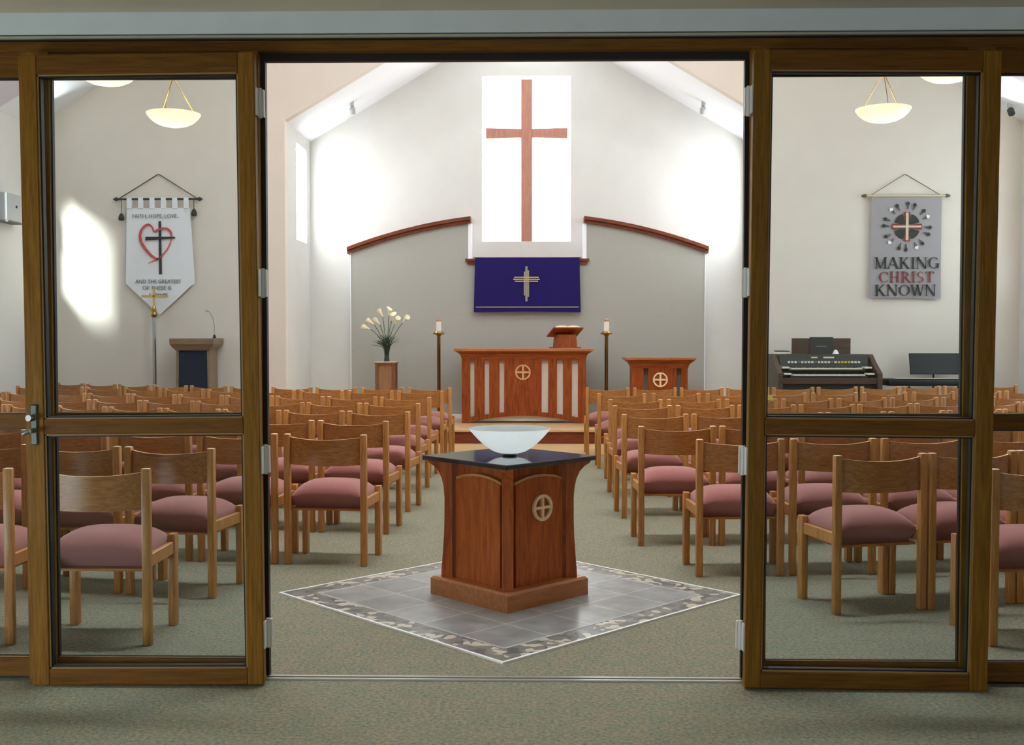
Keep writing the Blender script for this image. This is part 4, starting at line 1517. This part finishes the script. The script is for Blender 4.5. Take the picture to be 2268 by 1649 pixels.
# ------------------------------------------------------------------ pendants
def pendant(x, y, label):
    zb_ = 3.71
    t = thing('pendant_lamp', label, 'pendant lamp', (x, y, zb_), group='alabaster bowl pendants')
    pr_ = [(0, 0), (.08, .005), (.15, .022), (.21, .053), (.255, .092), (.286, .136), (.287, .146), (.279, .146), (.249, .104), (.204, .066), (.145, .036), (.08, .020), (0, .016)]
    MB().lathe(pr_, 40).build('bowl_shade', M['alabaster'], t, True)
    for k in range(3):
        a_ = R(25 + 120 * k)
        MB().tube([(.24 * math.cos(a_), .24 * math.sin(a_), .09), (.19 * math.cos(a_), .19 * math.sin(a_), .22), (.01 * math.cos(a_), .01 * math.sin(a_), .52)], .005, 6).build('rod', M['brass'], t, True)
    MB().lathe([(0, .50), (.02, .505), (.026, .525), (.018, .55), (0, .555)], 14).build('hub', M['brass'], t, True)
    zc = ceil_z(x) - zb_
    MB().tube([(0, 0, .54), (0, 0, zc - .02)], .006, 8).build('stem', M['brass'], t, True)
    MB().lathe([(0, zc - .03), (.07, zc - .03), (.07, zc + .04), (0, zc + .04)], 20).build('ceiling_canopy', M['brass'], t, True)
    ld = bpy.data.lights.new('bulb', 'POINT')
    ld.energy = 25
    ld.color = (1.0, .78, .52)
    ld.shadow_soft_size = .12
    lo = bpy.data.objects.new('bulb', ld)
    C.objects.link(lo)
    lo.parent = t
    lo.location = (0, 0, .24)


pendant(-3.78, 11.8, 'warm alabaster pendant bowl above the white banner side, the farther one')
pendant(-3.74, 9.85, 'warm alabaster pendant bowl cut by the left door rail, the closer one')
pendant(3.86, 11.7, 'warm alabaster pendant bowl above the organ side, the farther one')
pendant(3.86, 9.88, 'warm alabaster pendant bowl cut by the right door rail, the closer one')


# small spotlights on the ceilings
def spot(x, y, z, label, m_, tilt):
    t = thing('ceiling_spotlight', label, 'spotlight', (x, y, z), group='small ceiling spotlights')
    MB().lathe([(0, -.05), (.03, -.05), (.03, .03), (0, .03)], 14).build('mount', M['grey_box'], t, True)
    hd = MB().lathe([(0, -.13), (.042, -.13), (.045, -.05), (.02, -.02), (0, -.02)], 16).build('head', m_, t, True, loc=(0, 0, -.04), rot=tilt)
    return t


spot(-2.53, 16.0, EAVE + (-2.53 - xl) * PITCH, 'small grey spotlight on the chancel ceiling, left slope', M['grey_box'], (R(35), 0, 0))
spot(2.62, 16.0, EAVE + (xr - 2.62) * PITCH, 'small grey spotlight on the chancel ceiling, right slope', M['grey_box'], (R(35), 0, 0))
def bay_fill_light(parent, aim):  # lamp added beside the fixture, aimed up to brighten the ceiling bay
    ld = bpy.data.lights.new('bay_fill_lamp', 'SPOT')
    ld.energy = 26
    ld.spot_size = R(92)
    ld.spot_blend = .6
    ld.shadow_soft_size = .04
    ld.color = (1.0, .98, .95)
    lo = bpy.data.objects.new('bay_fill_lamp', ld)
    C.objects.link(lo)
    lo.parent = parent
    lo.location = (0, -.36, -.34)
    lo.rotation_euler = Vector(aim).to_track_quat('-Z', 'Y').to_euler()


corner_left = spot(-6.42, 14.72, ceil_z(6.42), 'small white spotlight in the nave corner above the white banner', M['linen'], (R(-35), 0, 0))
bay_fill_light(corner_left, (.42, -.20, 1.0))
corner_right = spot(6.5, 14.72, ceil_z(6.5), 'small dark spotlight in the nave corner above the grey banner', M['ink'], (R(-35), 0, 0))

bay_fill_light(corner_right, (-.42, -.20, 1.0))

# grey box on the left side wall
gb = thing('wall_speaker', 'pale grey box mounted high on the left side wall', 'wall box', (-XS, 14.12, 2.94))
MB().box(0, .14, -.20, .20, 0, .36, .006).build('enclosure', M['grey_box'], gb)
MB().box(0, .16, -.21, .21, -.02, 0).build('bracket', M['ink_grey'], gb)
MB().lathe([(0, 0), (.018, 0), (.018, .008), (0, .008)], 12).build('knob', M['ink'], gb, loc=(.14, 0.06, .2), rot=(0, R(90), 0))

# yellow leaflet folded over a chair back
yl = thing('yellow_leaflet', 'small yellow leaflet hung over a chair back near the right door', 'leaflet', (2.722, 11.829, .792), R(6.9))
MB().prism([(-.016, -.05), (-.014, -.05), (-.010, .004), (.010, .004), (.014, -.05), (.016, -.05), (.012, .007), (-.012, .007)], -.055, .055, 'YZ').build('sheet', M['yellow'], yl)
